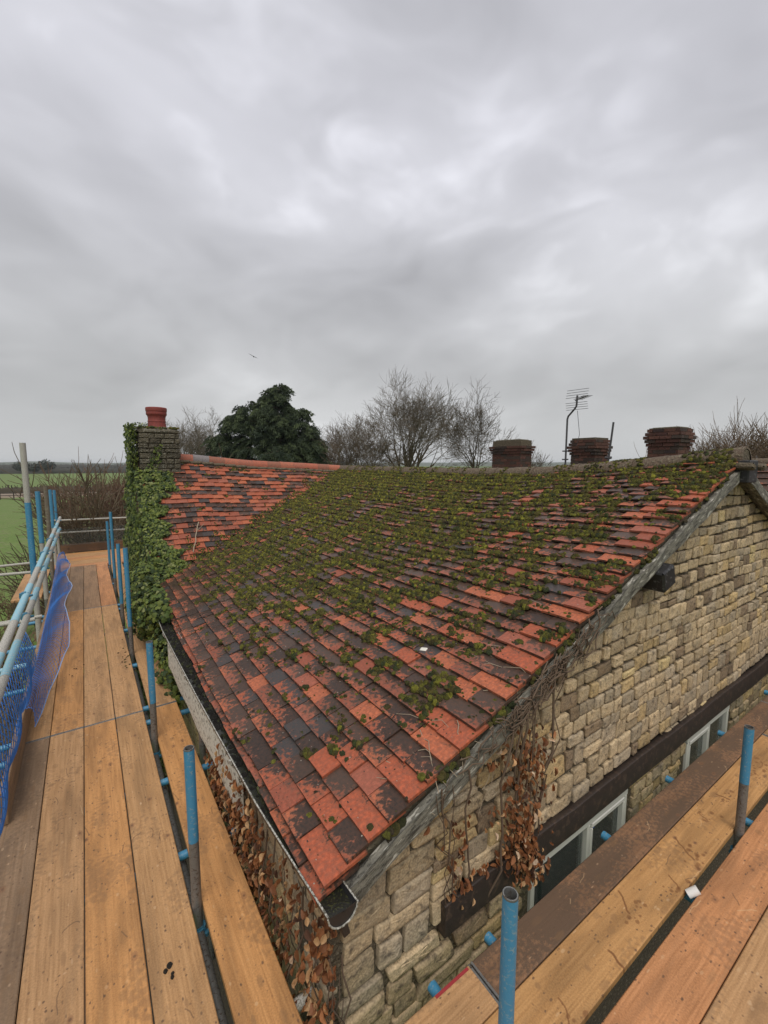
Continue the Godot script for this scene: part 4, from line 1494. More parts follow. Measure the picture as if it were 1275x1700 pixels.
func build_creepers() -> void:
	rng.seed = 600
	# on the gable
	var lv := []
	for i in 560:
		var t := pow(rng.randf(), 0.8)
		var y := lerpf(-1.42, -2.32, t)
		var cx := lerpf(1.80, 1.93, t) + 0.06 * sin(y * 7.0)
		var wd := lerpf(0.22, 0.14, t) if y > -1.9 else lerpf(0.20, 0.13, t)
		lv.append([P(cx + rng.randfn(0, 0.5) * wd, y, ZW + 0.04 + rf(0.0, 0.10)), Vector3(-0.15, 0.25, 1.0), rf(0.018, 0.050)])
	for i in 46:
		lv.append([P(1.40 + rng.randfn(0, 0.045), rf(-2.22, -1.72), ZW + 0.03 + rf(0, 0.04)), Vector3(-0.1, 0.2, 1), rf(0.025, 0.048)])
	for i in 40:
		lv.append([P(rf(1.42, 1.95), -2.14 + rf(-0.005, 0.05), ZW + rf(0.02, 0.06)), Vector3(0, 0.7, 0.7), rf(0.025, 0.05)])
	for i in 24:
		lv.append([P(rf(1.15, 2.1), 0, 0), Vector3(-0.1, 0.3, 1), rf(0.03, 0.06)])
		var q: Array = lv[lv.size() - 1]
		q[0] = P(q[0].x, verge_y(q[0].x) - rf(0.05, 0.3), ZW + 0.07)
	var st := []
	for i in 9:
		var x0 := rf(1.55, 2.05)
		var x1 := rf(1.5, 2.2)
		st.append([wander(P(x0, -2.40, ZW + 0.03), P(x1, verge_y(x1) - 0.02, -1.325), 9, 0.07, Vector3(0, 0, 0.02)), rf(0.003, 0.007)])
	for i in 5:
		var x0 := rf(1.3, 1.5)
		st.append([wander(P(x0, -2.25, ZW + 0.025), P(x0 - rf(0.0, 0.25), verge_y(x0) - 0.1, -1.326), 8, 0.05, Vector3(0, 0, 0.01)), rf(0.002, 0.005)])
	for i in 80:      # tangle over the bargeboard
		var x0 := clampf(rng.randfn(1.95, 0.22), 1.35, 2.5)
		var x1 := x0 + rf(-0.28, 0.28)
		st.append([wander(P(x0, verge_y(x0) + rf(-0.17, 0.02), -1.328), P(x1, verge_y(x1) + rf(-0.15, 0.05), -1.335), 6, 0.04, Vector3(0, 0, 0.015)), rf(0.0015, 0.0045)])
	var pl := []
	for i in 16:
		var x0 := rf(1.15, 2.3)
		var z1 := -1.40 - rf(0.05, 0.42)
		var x1 := x0 + rf(-0.2, 0.12)
		var e := P(x1, main_y(x1, z1) - H + 0.045, z1)
		pl.append([wander(P(x0, verge_y(x0) - rf(0.0, 0.12), -1.328), e, 6, 0.02, Vector3(0, 0.035, 0.01)), rf(0.0012, 0.0022)])
	for i in 14:
		var x0 := rf(1.2, 2.1)
		var y0 := verge_y(x0) - rf(0.12, 0.6)
		pl.append([wander(P(x0, y0, ZW + 0.05), P(x0 + rf(-0.12, 0.12), y0 - rf(0.05, 0.25), ZW + 0.05), 5, 0.03, Vector3(0, 0, 0.02)), rf(0.001, 0.002)])
	creeper("dead_creeper", "withered brown creeper hanging down the stone gable to the dark timber board", P(1.85, -2.4, ZW), lv, st, pl)
	# on the side wall under the gutter
	lv = []
	for i in 1050:
		var t := pow(rng.randf(), 0.9)
		var z := lerpf(-1.50, -3.2, t)
		var y := lerpf(rf(-1.78, -2.9), rf(-1.95, -2.5), t)
		if z > -2.0 and y > -1.80: y = -1.85
		lv.append([P(0.70 - rf(0.01, 0.10), y, z), Vector3(-1, 0.4, 0.3), rf(0.022, 0.056)])
	for i in 60:
		var z := rf(-2.75, -1.9)
		lv.append([P(interp([[-3.2, 0.563], [-1.93, 0.588]], z) + 0.01, rf(-1.98, -1.72), z), Vector3(-1, 0.4, 0.2), rf(0.03, 0.055)])
	for i in 260:
		lv.append([P(rf(0.62, 0.73), rf(-3.0, -1.80), rf(-1.52, -1.40)), Vector3(-0.6, 0.3, 0.8), rf(0.03, 0.056)])
	lv.reverse()
	st = []
	for i in 18:
		var z0 := rf(-2.9, -1.46)
		var y1 := rf(-1.8, -2.0)
		st.append([wander(P(0.70, -3.3, z0 + rf(-0.2, 0.2)), P(0.68, y1, z0), 10, 0.09, Vector3(-0.03, 0, 0)), rf(0.002, 0.006)])
	for i in 7:
		st.append([wander(P(0.73 + rf(-0.03, 0.05), -2.9, ZW + 0.035), P(0.72 + rf(-0.04, 0.05), rf(-1.95, -2.3), ZW + 0.035), 9, 0.06, Vector3(0, 0, 0.01)), rf(0.002, 0.005)])
	creeper("dead_creeper", "withered brown creeper covering the side wall below the gutter", P(0.66, -3.3, -2.1), lv, st, [])
	# a fallen twig where the two roofs meet, and leaves in the gutter
	var mb := MB.new()
	var a := wing_pt(0.42, 1.25) + Vector3(0, 0.07, 0.06)
	var b := wing_pt(0.95, 1.42) + Vector3(0, 0.10, 0.09)
	mb.tube(wander(a, b, 6, 0.02, Vector3(0, 0.02, 0)), 0.008, 5)
	mb.tube([a.lerp(b, 0.7), a.lerp(b, 0.7) + Vector3(0.10, 0.10, 0.02)], 0.005, 5)
	single("fallen_twig", mb, M.stem_pale, "thin pale twig lying where the red wing roof meets the mossy roof", "twig")
	var green := std(lin(0.17, 0.19, 0.08), 0.6)
	var gl := dead_leaf(611)
	var spots := [[0.655, -1.62, "upper"], [0.672, -1.50, "middle"], [0.645, -1.47, "lower"], [0.635, -2.05, "farther"]]
	for sp in spots:
		var o := MeshInstance3D.new()
		o.name = numbered(self, "fallen_leaf")
		o.mesh = gl
		o.material_override = green
		add_child(o, true)
		o.transform = Transform3D(Basis(Vector3.UP, rf(0, 6)) * Basis(Vector3.RIGHT, -PI / 2) * Basis.from_scale(Vector3(0.028, 0.075, 0.02)), P(sp[0], -1.650, sp[1]))
		o.set_meta("label", "pale green willow-shaped leaf floating in the gutter, %s of the four" % sp[2])
		o.set_meta("category", "leaf")
		o.set_meta("group", "leaves floating in the gutter")

# ---------------------------------------------------------------- scaffold
func emit_coupler(p: Vector3, root: Node3D, ax: Vector3) -> void:
	var mb := MB.new()
	mb.tube([p - ax * 0.026, p + ax * 0.026], 0.037, 10)
	mb.tube([p - Vector3(0, 0.026, 0), p + Vector3(0, 0.026, 0)], 0.036, 10)
	mb.box(Transform3D(Basis(Vector3.UP, 0.6), p + Vector3(0.045, 0, 0.03)), Vector3(0.05, 0.02, 0.02), 0.003)
	part("coupler", mb, M.coupler, root)

func pole(root: Node3D, called: String, a: Vector3, b: Vector3, r: float, m: Material, label := "") -> MeshInstance3D:
	# an open tube with wall thickness at its b end
	var mb := MB.new()
	var d := (b - a).normalized()
	mb.tube([a, a.lerp(b, 0.5), b], r, 14, false, 6.0)
	var s := d.cross(Vector3.UP if absf(d.y) < 0.9 else Vector3.RIGHT).normalized()
	var t := d.cross(s)
	for e in [[b, 1.0], [a, -1.0]]:
		var ring := []
		for j in 15:
			var an := TAU * j / 14
			ring.append(s * cos(an) + t * sin(an))
		for j in 14:
			mb.Q(e[0] + ring[j] * r, e[0] + ring[j + 1] * r, e[0] + ring[j + 1] * r * 0.84, e[0] + ring[j] * r * 0.84, d * e[1])
			mb.Q(e[0] + ring[j] * r * 0.84, e[0] + ring[j + 1] * r * 0.84, e[0] + ring[j + 1] * r * 0.84 - d * e[1] * 0.3, e[0] + ring[j] * r * 0.84 - d * e[1] * 0.3, -(ring[j] as Vector3))
	return part(called, mb, m, root, "", label)

func painted(root: Node3D, called: String, a: Vector3, b: Vector3, r: float, m: Material) -> void:
	var mb := MB.new()
	mb.tube([a, b], r, 14, false, 3.0)
	part(called, mb, m, root)

func build_scaffold() -> void:
	rng.seed = 700
	var root := thing("scaffold", "steel tube scaffold with blue painted uprights round the cottage", "scaffold", P(0.34, -H, -4.0))
	# inner uprights, painted blue above and bare below
	for q in [[-2.20, -1.388, 0.50], [-3.86, -1.42, 0.52], [-5.83, -0.96, 0.95], [-7.34, -1.14, 0.9], [-9.04, -0.826, 1.2], [-10.97, -1.20, 0.95]]:
		var z: float = q[0]
		var lean := rf(-0.006, 0.006)
		var s := pole(root, "standard", P(0.342, -H, z), P(0.345 + lean, q[1], z), 0.0242, M.galv)
		painted(s, "blue_paint", P(0.345 + lean, q[1] - q[2], z), P(0.345 + lean, q[1] - 0.006, z), 0.0250, M.blue)
	for q in [[1.02, -0.787, -1.335, 0.95], [3.20, -0.787, -1.565, 0.36]]:
		var s := pole(root, "standard", P(q[0], -H, q[1]), P(q[0], q[2], q[1]), 0.0242, M.galv)
		painted(s, "blue_paint", P(q[0], q[2] - q[3], q[1]), P(q[0], q[2] - 0.006, q[1]), 0.0250, M.blue)
	# outer uprights
	for q in [[-0.66, -7.68, 0.29, 0.036, 0], [-0.64, -9.02, -0.43, 0.034, 1], [-0.64, -10.84, -0.42, 0.036, 2], [-0.64, -12.1, -0.55, 0.030, 1], [-0.64, -13.6, -0.63, 0.030, 1], [-0.64, -3.1, -0.6, 0.0242, 1]]:
		var s := pole(root, "standard", P(q[0], -H, q[1]), P(q[0], q[2], q[1]), q[3], M.white_flake if q[4] == 0 else (M.galv if q[4] == 1 else M.bark), "tall flaking white and blue upright above the rails" if q[4] == 0 else "")
		if q[4] == 0:
			painted(s, "blue_paint", P(q[0], -1.58, q[1]), P(q[0], -0.52, q[1]), q[3] + 0.001, M.blue)
		elif q[4] == 1:
			painted(s, "blue_paint", P(q[0], q[2] - 0.85, q[1]), P(q[0], q[2] - 0.005, q[1]), q[3] + 0.001, M.blue)
			painted(s, "white_paint", P(q[0], q[2] - 1.8, q[1]), P(q[0], q[2] - 0.86, q[1]), q[3] + 0.001, M.white_flake)
	# guard rails along the left side, banded in white and pale blue paint
	for q in [[-0.53, -1.25, -12.8], [-0.535, -1.455, -12.4]]:
		var s := pole(root, "guard_rail", P(q[0], q[1], 0.5), P(q[0], q[1], q[2]), 0.029, M.white_flake)
		var z := 0.4
		while z > q[2] + 0.5:
			var l := rf(0.5, 1.6)
			painted(s, "pale_blue_paint", P(q[0], q[1], z), P(q[0], q[1], maxf(z - l, q[2] + 0.2)), 0.0298, M.pale_blue)
			z -= l + rf(0.5, 1.3)
		for zc in [-3.1, -5.3, -7.68, -9.02, -10.84, -12.1]:
			if zc > q[2]: emit_coupler(P(q[0] - 0.015, q[1], zc), root, Vector3.BACK)
	# rails across the far end
	for q in [[-1.385, 0.022], [-1.70, 0.022]]:
		pole(root, "guard_rail", P(-0.85, q[0], -13.5), P(1.6, q[0] - 0.05, -13.5), q[1], M.white_flake)
	# ledgers and transoms under the boards
	pole(root, "ledger", P(0.345, DECK - 0.15, 0.5), P(0.345, DECK - 0.15, -13.6), 0.0242, M.galv)
	pole(root, "ledger", P(-0.62, DECK - 0.15, 0.5), P(-0.62, DECK - 0.15, -13.6), 0.0242, M.galv)
	for z in [-1.56, -2.62, -3.35, -4.25, -4.52, -5.6, -6.9, -8.0, -8.25, -9.8, -11.5, -13.0]:
		pole(root, "transom", P(-1.0, DECK - 0.063, z), P(0.69 if z > -4.6 else 0.62, DECK - 0.063, z), 0.0242, M.white_flake if z == -1.56 else M.blue)
	for z in [-3.55, -2.80]:
		pole(root, "brace", P(0.655, -4.2, z), P(0.655, -2.05, z), 0.0242, M.galv)
	pole(root, "ledger", P(0.5, DECK - 0.15, -0.787), P(9.0, DECK - 0.15, -0.787), 0.0242, M.galv)
	for x in [1.14, 1.50, 2.55, 3.42, 4.4, 5.6, 7.0]:
		pole(root, "transom", P(x, DECK - 0.063, 1.2), P(x, DECK - 0.063, -1.285), 0.0242, M.blue)
	for q in [[0.345, -2.20], [0.345, -3.86], [0.345, -5.83]]:
		emit_coupler(P(q[0], DECK - 0.15, q[1]), root, Vector3.BACK)
	emit_coupler(P(3.20, DECK - 0.15, -0.787), root, Vector3.RIGHT)
	# white cap on a tube end in the gap between the boards
	var mb := MB.new()
	mb.tube([P(2.50, -2.262, -0.800), P(2.535, -2.228, -0.768)], 0.021, 12)
	part("tube_cap", mb, M.plastic_white, root, "", "white plastic cap on a tube end between the boards")
	# outrigger tubes beyond the left uprights
	for q in [[-6.2, -1.75], [-7.0, -1.95], [-8.2, -1.6], [-9.6, -1.7], [-5.2, -1.9]]:
		pole(root, "outrigger", P(-0.56, q[1], q[0]), P(-0.56 - rf(0.5, 0.9), q[1] + rf(-0.03, 0.03), q[0] + rf(-0.1, 0.1)), 0.022, M.pale_blue if rng.randf() < 0.5 else M.white_flake)

func board(label: String, a: Vector3, b: Vector3, width: float, row: int, group: String, bands := true, called := "scaffold_board", upright := false) -> Node3D:
	var L := a.distance_to(b)
	var dir := (b - a) / L
	var up := Vector3.UP
	var side := up.cross(dir)
	if upright:
		var t := up; up = side; side = t
	var xf := Transform3D(Basis(side, up, dir), (a + b) * 0.5 - up * 0.019 + Vector3(0, rf(-0.002, 0.002), 0))
	var base := xf.origin - Vector3(0, 0.019, 0)
	var root := thing(called, label, "board", base, group)
	var mb := MB.new()
	# a sawn board: chamfered, faintly bowed
	mb.box(xf, Vector3(width, 0.038, L), 0.004)
	var inv := xf.affine_inverse()
	var k := rf(0.0, 0.1)
	for i in mb.v.size():
		var l := inv * mb.v[i]
		mb.u[i] = Vector2(l.z / maxf(L, 3.9) + 0.5, (row + clampf(l.x / width * 0.86 + 0.5 + (l.y - 0.019) * 1.2, 0.03, 0.97)) / 8.0)
	part("plank", mb, M.board, root)
	if bands:
		for e in [-1.0, 1.0]:
			var bd := MB.new()
			bd.box(Transform3D(xf.basis, xf * Vector3(0, 0, e * (L / 2.0 - 0.004))), Vector3(width + 0.002, 0.0395, 0.0105), 0.001)
			part("end_band", bd, M.galv, root)
	return root

func build_boards() -> void:
	rng.seed = 800
	var lanes := [[-0.592, -0.368, "outermost lane beside the blue net"], [-0.363, -0.136, "second lane from the net"], [-0.131, 0.095, "middle lane"], [0.101, 0.316, "lane along the blue uprights"]]
	var segs := [[-0.45, -4.372, "nearest the camera"], [-4.380, -8.10, "beyond the first joint"], [-8.11, -11.70, "last before the far end"]]
	var rows := [[7, 1, 2], [4, 0, 7], [0, 4, 2], [1, 4, 3]]
	for i in 4:
		for j in 3:
			var x: float = (lanes[i][0] + lanes[i][1]) / 2.0
			board("orange-brown scaffold board in the %s, %s" % [lanes[i][2], segs[j][2]], P(x, DECK, segs[j][0]), P(x, DECK, segs[j][1]), lanes[i][1] - lanes[i][0], rows[i][j], "scaffold boards of the left walkway")
	board("narrow inner scaffold board between uprights and gutter, nearest the camera", P(0.483, DECK, -0.45), P(0.483, DECK, -4.372), 0.226, 0, "scaffold boards of the left walkway")
	board("narrow inner scaffold board beyond the joint, running under the ivy", P(0.483, DECK, -4.380), P(0.483, DECK, -8.25), 0.226, 4, "scaffold boards of the left walkway")
	board("inner scaffold board past the ivy near the far end", P(0.483, DECK, -8.26), P(0.483, DECK, -11.7), 0.226, 1, "scaffold boards of the left walkway")
	for i in 8:
		var z := -11.80 - i * 0.231
		board("crosswise scaffold board at the far end, %s row from the walkway" % ["first", "second", "third", "fourth", "fifth", "sixth", "seventh", "last"][i], P(-0.7, DECK + 0.001, z), P(3.2, DECK + 0.001, z), 0.226, [3, 1, 4, 0, 3, 1, 4, 0][i], "crosswise boards at the far end", false)
	# right-hand walkway
	var g := "scaffold boards in front of the gable"
	board("dark dirt-stained scaffold board against the gable wall", P(1.312, DECK, -1.128), P(5.21, DECK, -1.128), 0.178, 6, g)
	var short := board("short tan scaffold board with a red painted edge by the house corner", P(0.66, DECK, -1.128), P(1.304, DECK, -1.128), 0.178, 4, g)
	var pr := MB.new()
	pr.box(Transform3D(Basis.IDENTITY, P(1.19, DECK + 0.0005, -1.207)), Vector3(0.19, 0.004, 0.012))
	part("red_paint", pr, M.red_paint, short)
	board("tan scaffold board with dark wet trails and drips", P(0.66, DECK, -0.924), P(4.56, DECK, -0.924), 0.222, 5, g)
	board("orange scaffold board on the camera side of the open gap", P(0.66, DECK, -0.653), P(4.56, DECK, -0.653), 0.224, 3, g)
	board("tan scaffold board in the bottom right corner, second from the open gap", P(0.66, DECK, -0.424), P(4.56, DECK, -0.424), 0.224, 4, g)
	board("scaffold board in the bottom right corner, third from the open gap", P(0.66, DECK, -0.195), P(4.56, DECK, -0.195), 0.224, 0, g)
	board("dirt-stained scaffold board along the wall at the right edge", P(5.22, DECK, -1.128), P(9.1, DECK, -1.128), 0.178, 6, g)
	board("far scaffold board at the right edge behind the blue upright", P(4.57, DECK, -0.924), P(8.46, DECK, -0.924), 0.222, 1, g)
	board("far orange scaffold board at the right edge past the open gap", P(4.57, DECK, -0.653), P(8.46, DECK, -0.653), 0.224, 3, g)
	# toe boards
	board("brown toe board standing on edge under the left rails", P(-0.56, DECK + 0.115, -3.4), P(-0.56, DECK + 0.115, -7.3), 0.22, 7, "toe boards", false, "toe_board", true)
	board("brown toe board standing on edge towards the far left corner", P(-0.56, DECK + 0.115, -7.32), P(-0.56, DECK + 0.115, -11.2), 0.22, 2, "toe boards", false, "toe_board", true)
	board("weathered toe board on edge across the far end", P(-0.6, DECK + 0.115, -13.62), P(3.2, DECK + 0.115, -13.62), 0.22, 6, "toe boards", false, "toe_board", true)
	# loading board with spare tiles outside the rails
	board("short board outside the left rails carrying spare tiles", P(-0.92, DECK + 0.02, -9.2), P(-0.92, DECK + 0.02, -11.6), 0.40, 1, "scaffold boards of the left walkway", false)
	for i in 6:
		var mb := MB.new()
		emit_tile(mb, Transform3D.IDENTITY, 0.165, 0.26, [3, 8, 1, 12, 6, 15][i], false, 0.004)
		var o := single("spare_tile", mb, M.tile, "clean orange spare clay tile stacked outside the left rails, %s from the bottom" % ["first", "second", "third", "fourth", "fifth", "top one, sixth"][i], "tile", "spare tiles on the loading board")
		o.transform = Transform3D(Basis(Vector3.UP, rf(-0.08, 0.08)) * Basis(Vector3.RIGHT, -PI / 2), P(-0.88, DECK + 0.022 + i * 0.0165, -9.9))
	# scraps of moss fallen on the walkway
	var mm := moss_mesh(51, 2)
	var xf := []
	var cl := []
	for i in 31:
		var p: Vector3
		if i < 22: p = P(0.26 + rng.randfn(0, 0.04), DECK, -5.75 + rng.randfn(0, 0.25))
		elif i < 27: p = P(-0.2 + rng.randfn(0, 0.05), DECK, -5.65 + rng.randfn(0, 0.08))
		else: p = P(rf(0.14, 0.2), DECK, rf(-1.98, -1.85))
		var r := rf(0.005, 0.014)
		xf.append(Transform3D(Basis(Vector3(r, 0, 0), Vector3(0, rf(0.005, 0.011), 0), Vector3(0, 0, r * rf(0.8, 1.5))), p))
		cl.append(Color(0.03, 0.022, 0.015) if i > 12 else Color(0.07, 0.075, 0.02))
	var scr := thing("moss_scraps", "dark scraps of fallen moss on the walkway boards", "moss", P(0.26, DECK, -5.7), "", "stuff")
	multi("scraps", mm, M.moss, xf, cl, scr)
	# lichened shards of white mortar on the roof
	var wh := std(lin(0.62, 0.60, 0.54), 0.9)
	var sp := [[1.72, -2.05, 0.028], [2.5, -3.1, 0.02], [2.35, -3.5, 0.022], [2.9, -2.75, 0.02]]
	for q in sp:
		var mb := MB.new()
		emit_stone(mb, q[2] * 1.7, q[2] * 1.1, 0.008)
		var o := single("mortar_chip", mb, wh, "small white mortar chip lying on the mossy tiles, %s" % ["nearest the bottom corner", "second in line towards the ridge", "third and farthest left", "nearest the gable edge above"][sp.find(q)], "chip", "white chips on the roof")
		var p := main_pt((q[0] - 0.66) / (XR - 0.66) * LM, q[1])
		o.transform = Transform3D(Basis(Vector3.BACK, 0.40) * Basis(Vector3.UP, rf(0, 3)) * Basis(Vector3.RIGHT, -PI / 2 + 0.1), p + Vector3(-0.012, 0.036, 0))

# ---------------------------------------------------------------- nets
func weave(mb: MB, surf: Callable, nu: int, nv: int, r: float) -> void:
	for i in nu + 1:
		var pts := []
		for j in nv + 1:
			var du := 0.5 * (1.0 if (j + i) % 2 == 0 else -1.0)
			var dv := 0.0
			pts.append(surf.call(clampf((i + du) / nu, 0.0, 1.0), (j + dv) / float(nv)))
		mb.tube(pts, r, 3, false)

func build_nets() -> void:
	rng.seed = 900
	# the slack net lying from the toe board over the walkway
	var edge := [[-10.9, -0.42, -1.86], [-9.6, -0.30, -1.80], [-8.6, -0.34, -1.78], [-7.7, -0.24, -1.76], [-7.0, -0.32, -1.82], [-6.3, -0.25, -1.88], [-5.8, -0.25, -1.98], [-5.2, -0.36, -2.10], [-4.5, -0.47, -2.2]]
	var ex := []
	var ey := []
	for e in edge:
		ex.append([e[0], e[1]]); ey.append([e[0], e[2]])
	var n1 := func(u: float, v: float) -> Vector3:
		var z := lerpf(-10.9, -4.5, u)
		var a := P(-0.530, -2.02 + 0.20 * smoothstep(0.55, 0.0, u), z)
		var b := P(interp(ex, z), interp(ey, z), z)
		return a.lerp(b, v) + Vector3(0.02, 0.05, 0.0) * sin(v * PI) * (1.0 + 0.6 * sin(z * 5.0)) + Vector3(0, 0.012 * sin(z * 11.0) * v, 0)
	var mb := MB.new()
	weave(mb, n1, 190, 14, 0.0030)
	var t := thing("debris_net", "slack blue debris net sagging from the toe board over the walkway", "net", P(-0.5, -2.03, -7.5), "blue debris nets")
	part("mesh_panel", mb, M.net, t)
	mb = MB.new()
	var pts := []
	for i in 61: pts.append(n1.call(i / 60.0, 1.0))
	mb.tube(pts, 0.005, 5)
	part("edge_cord", mb, M.net_edge, t)
	# the near panel hanging from the lower rail
	var n2 := func(u: float, v: float) -> Vector3:
		var z := lerpf(-4.75, -2.0, u)
		var drop := 0.50 + 0.05 * sin(z * 2.0)
		return P(-0.500 + 0.05 * sin(v * PI) + 0.018 * sin(z * 9.0 + v * 3.0) * v, -1.44 - drop * v, z + 0.03 * sin(v * 6.0))
	mb = MB.new()
	weave(mb, n2, 74, 13, 0.0030)
	t = thing("debris_net", "blue debris net hanging from the rail at the left edge, nearest the camera", "net", P(-0.5, -1.95, -3.4), "blue debris nets")
	part("mesh_panel", mb, M.net, t)
	mb = MB.new()
	pts = []
	for i in 21: pts.append(n2.call(0.0, i / 20.0))
	mb.tube(pts, 0.004, 5)
	part("edge_cord", mb, M.net_edge, t)
	var n3 := func(u: float, v: float) -> Vector3:
		return P(lerpf(-0.56, 1.5, u), lerpf(-1.62, -2.04, v), -13.46 + 0.01 * sin(u * 20.0))
	mb = MB.new()
	weave(mb, n3, 60, 14, 0.004)
	t = thing("debris_net", "grey debris net stretched across the far end of the walkway", "net", P(0.2, -2.04, -13.46))
	part("mesh_panel", mb, M.grey_net, t)

# ---------------------------------------------------------------- neighbours
func brick_ring(mb: MB, c: Vector3, hx: float, hz: float, h: float, off: float) -> void:
	# one course of bricks round a stack
	for f in 4:
		var L := (hx if f % 2 == 0 else hz) * 2.0
		var d := hz if f % 2 == 0 else hx
		var ax: Vector3 = [Vector3.RIGHT, Vector3.BACK, Vector3.LEFT, Vector3.FORWARD][f]
		var nr: Vector3 = [Vector3.BACK, Vector3.LEFT, Vector3.FORWARD, Vector3.RIGHT][f]
		var u := -L / 2.0
		var first := true
		while u < L / 2.0 - 0.02:
			var w := 0.215 if not first else 0.215 * off
			first = false
			w = minf(w, L / 2.0 - u)
			var b := rf(0.55, 1.0)
			mb.col = Color(0.15, 0.068, 0.048) * b if rng.randf() < 0.6 else Color(0.085, 0.058, 0.046) * b
			mb.box(Transform3D(Basis(ax, Vector3.UP, ax.cross(Vector3.UP)), c + ax * (u + w / 2.0) + nr * (d - 0.05 + rf(-0.003, 0.003)) + Vector3(0, h / 2.0, 0)), Vector3(w - 0.010, h - 0.010, 0.10))
			u += w

func stack(root: Node3D, c: Vector3, hx: float, hz: float, y0: float, y1: float, corb: int, ragged: bool) -> MeshInstance3D:
	var core := MB.new()
	core.box(Transform3D(Basis.IDENTITY, Vector3(c.x, H + (y0 + y1) / 2.0 - 0.02, c.z)), Vector3(hx * 2 - 0.02, y1 - y0, hz * 2 - 0.02))
	var st := part("chimney_stack", core, M.mortar, root)
	var mb := MB.new()
	var y := y0
	var k := 0
	var n := int((y1 - y0) / 0.072)
	while k < n:
		var out := 0.0
		var top := n - k
		if top <= corb: out = [0.0, 0.02, 0.045, 0.07, 0.05, 0.025][mini(top, 5)]
		if ragged and top <= 2:
			brick_ring(mb, Vector3(c.x, H + y, c.z - hz * 0.45), hx * 0.75 + out, hz * 0.5, 0.072, 0.5)
		else:
			brick_ring(mb, Vector3(c.x, H + y, c.z), hx + out, hz + out, 0.072, 0.5 if k % 2 == 0 else 1.0)
		y += 0.072
		k += 1
	part("brick_courses", mb, M.brick, st, "stuff")
	mb = MB.new()
	mb.col = Color(1, 1, 1)
	mb.box(Transform3D(Basis(Vector3.BACK, rf(-0.03, 0.03)), Vector3(c.x, H + y + 0.012, c.z)), Vector3(hx * 1.7, 0.04, hz * 1.7), 0.015)
	part("flaunching", mb, M.old_stone, st)
	return st

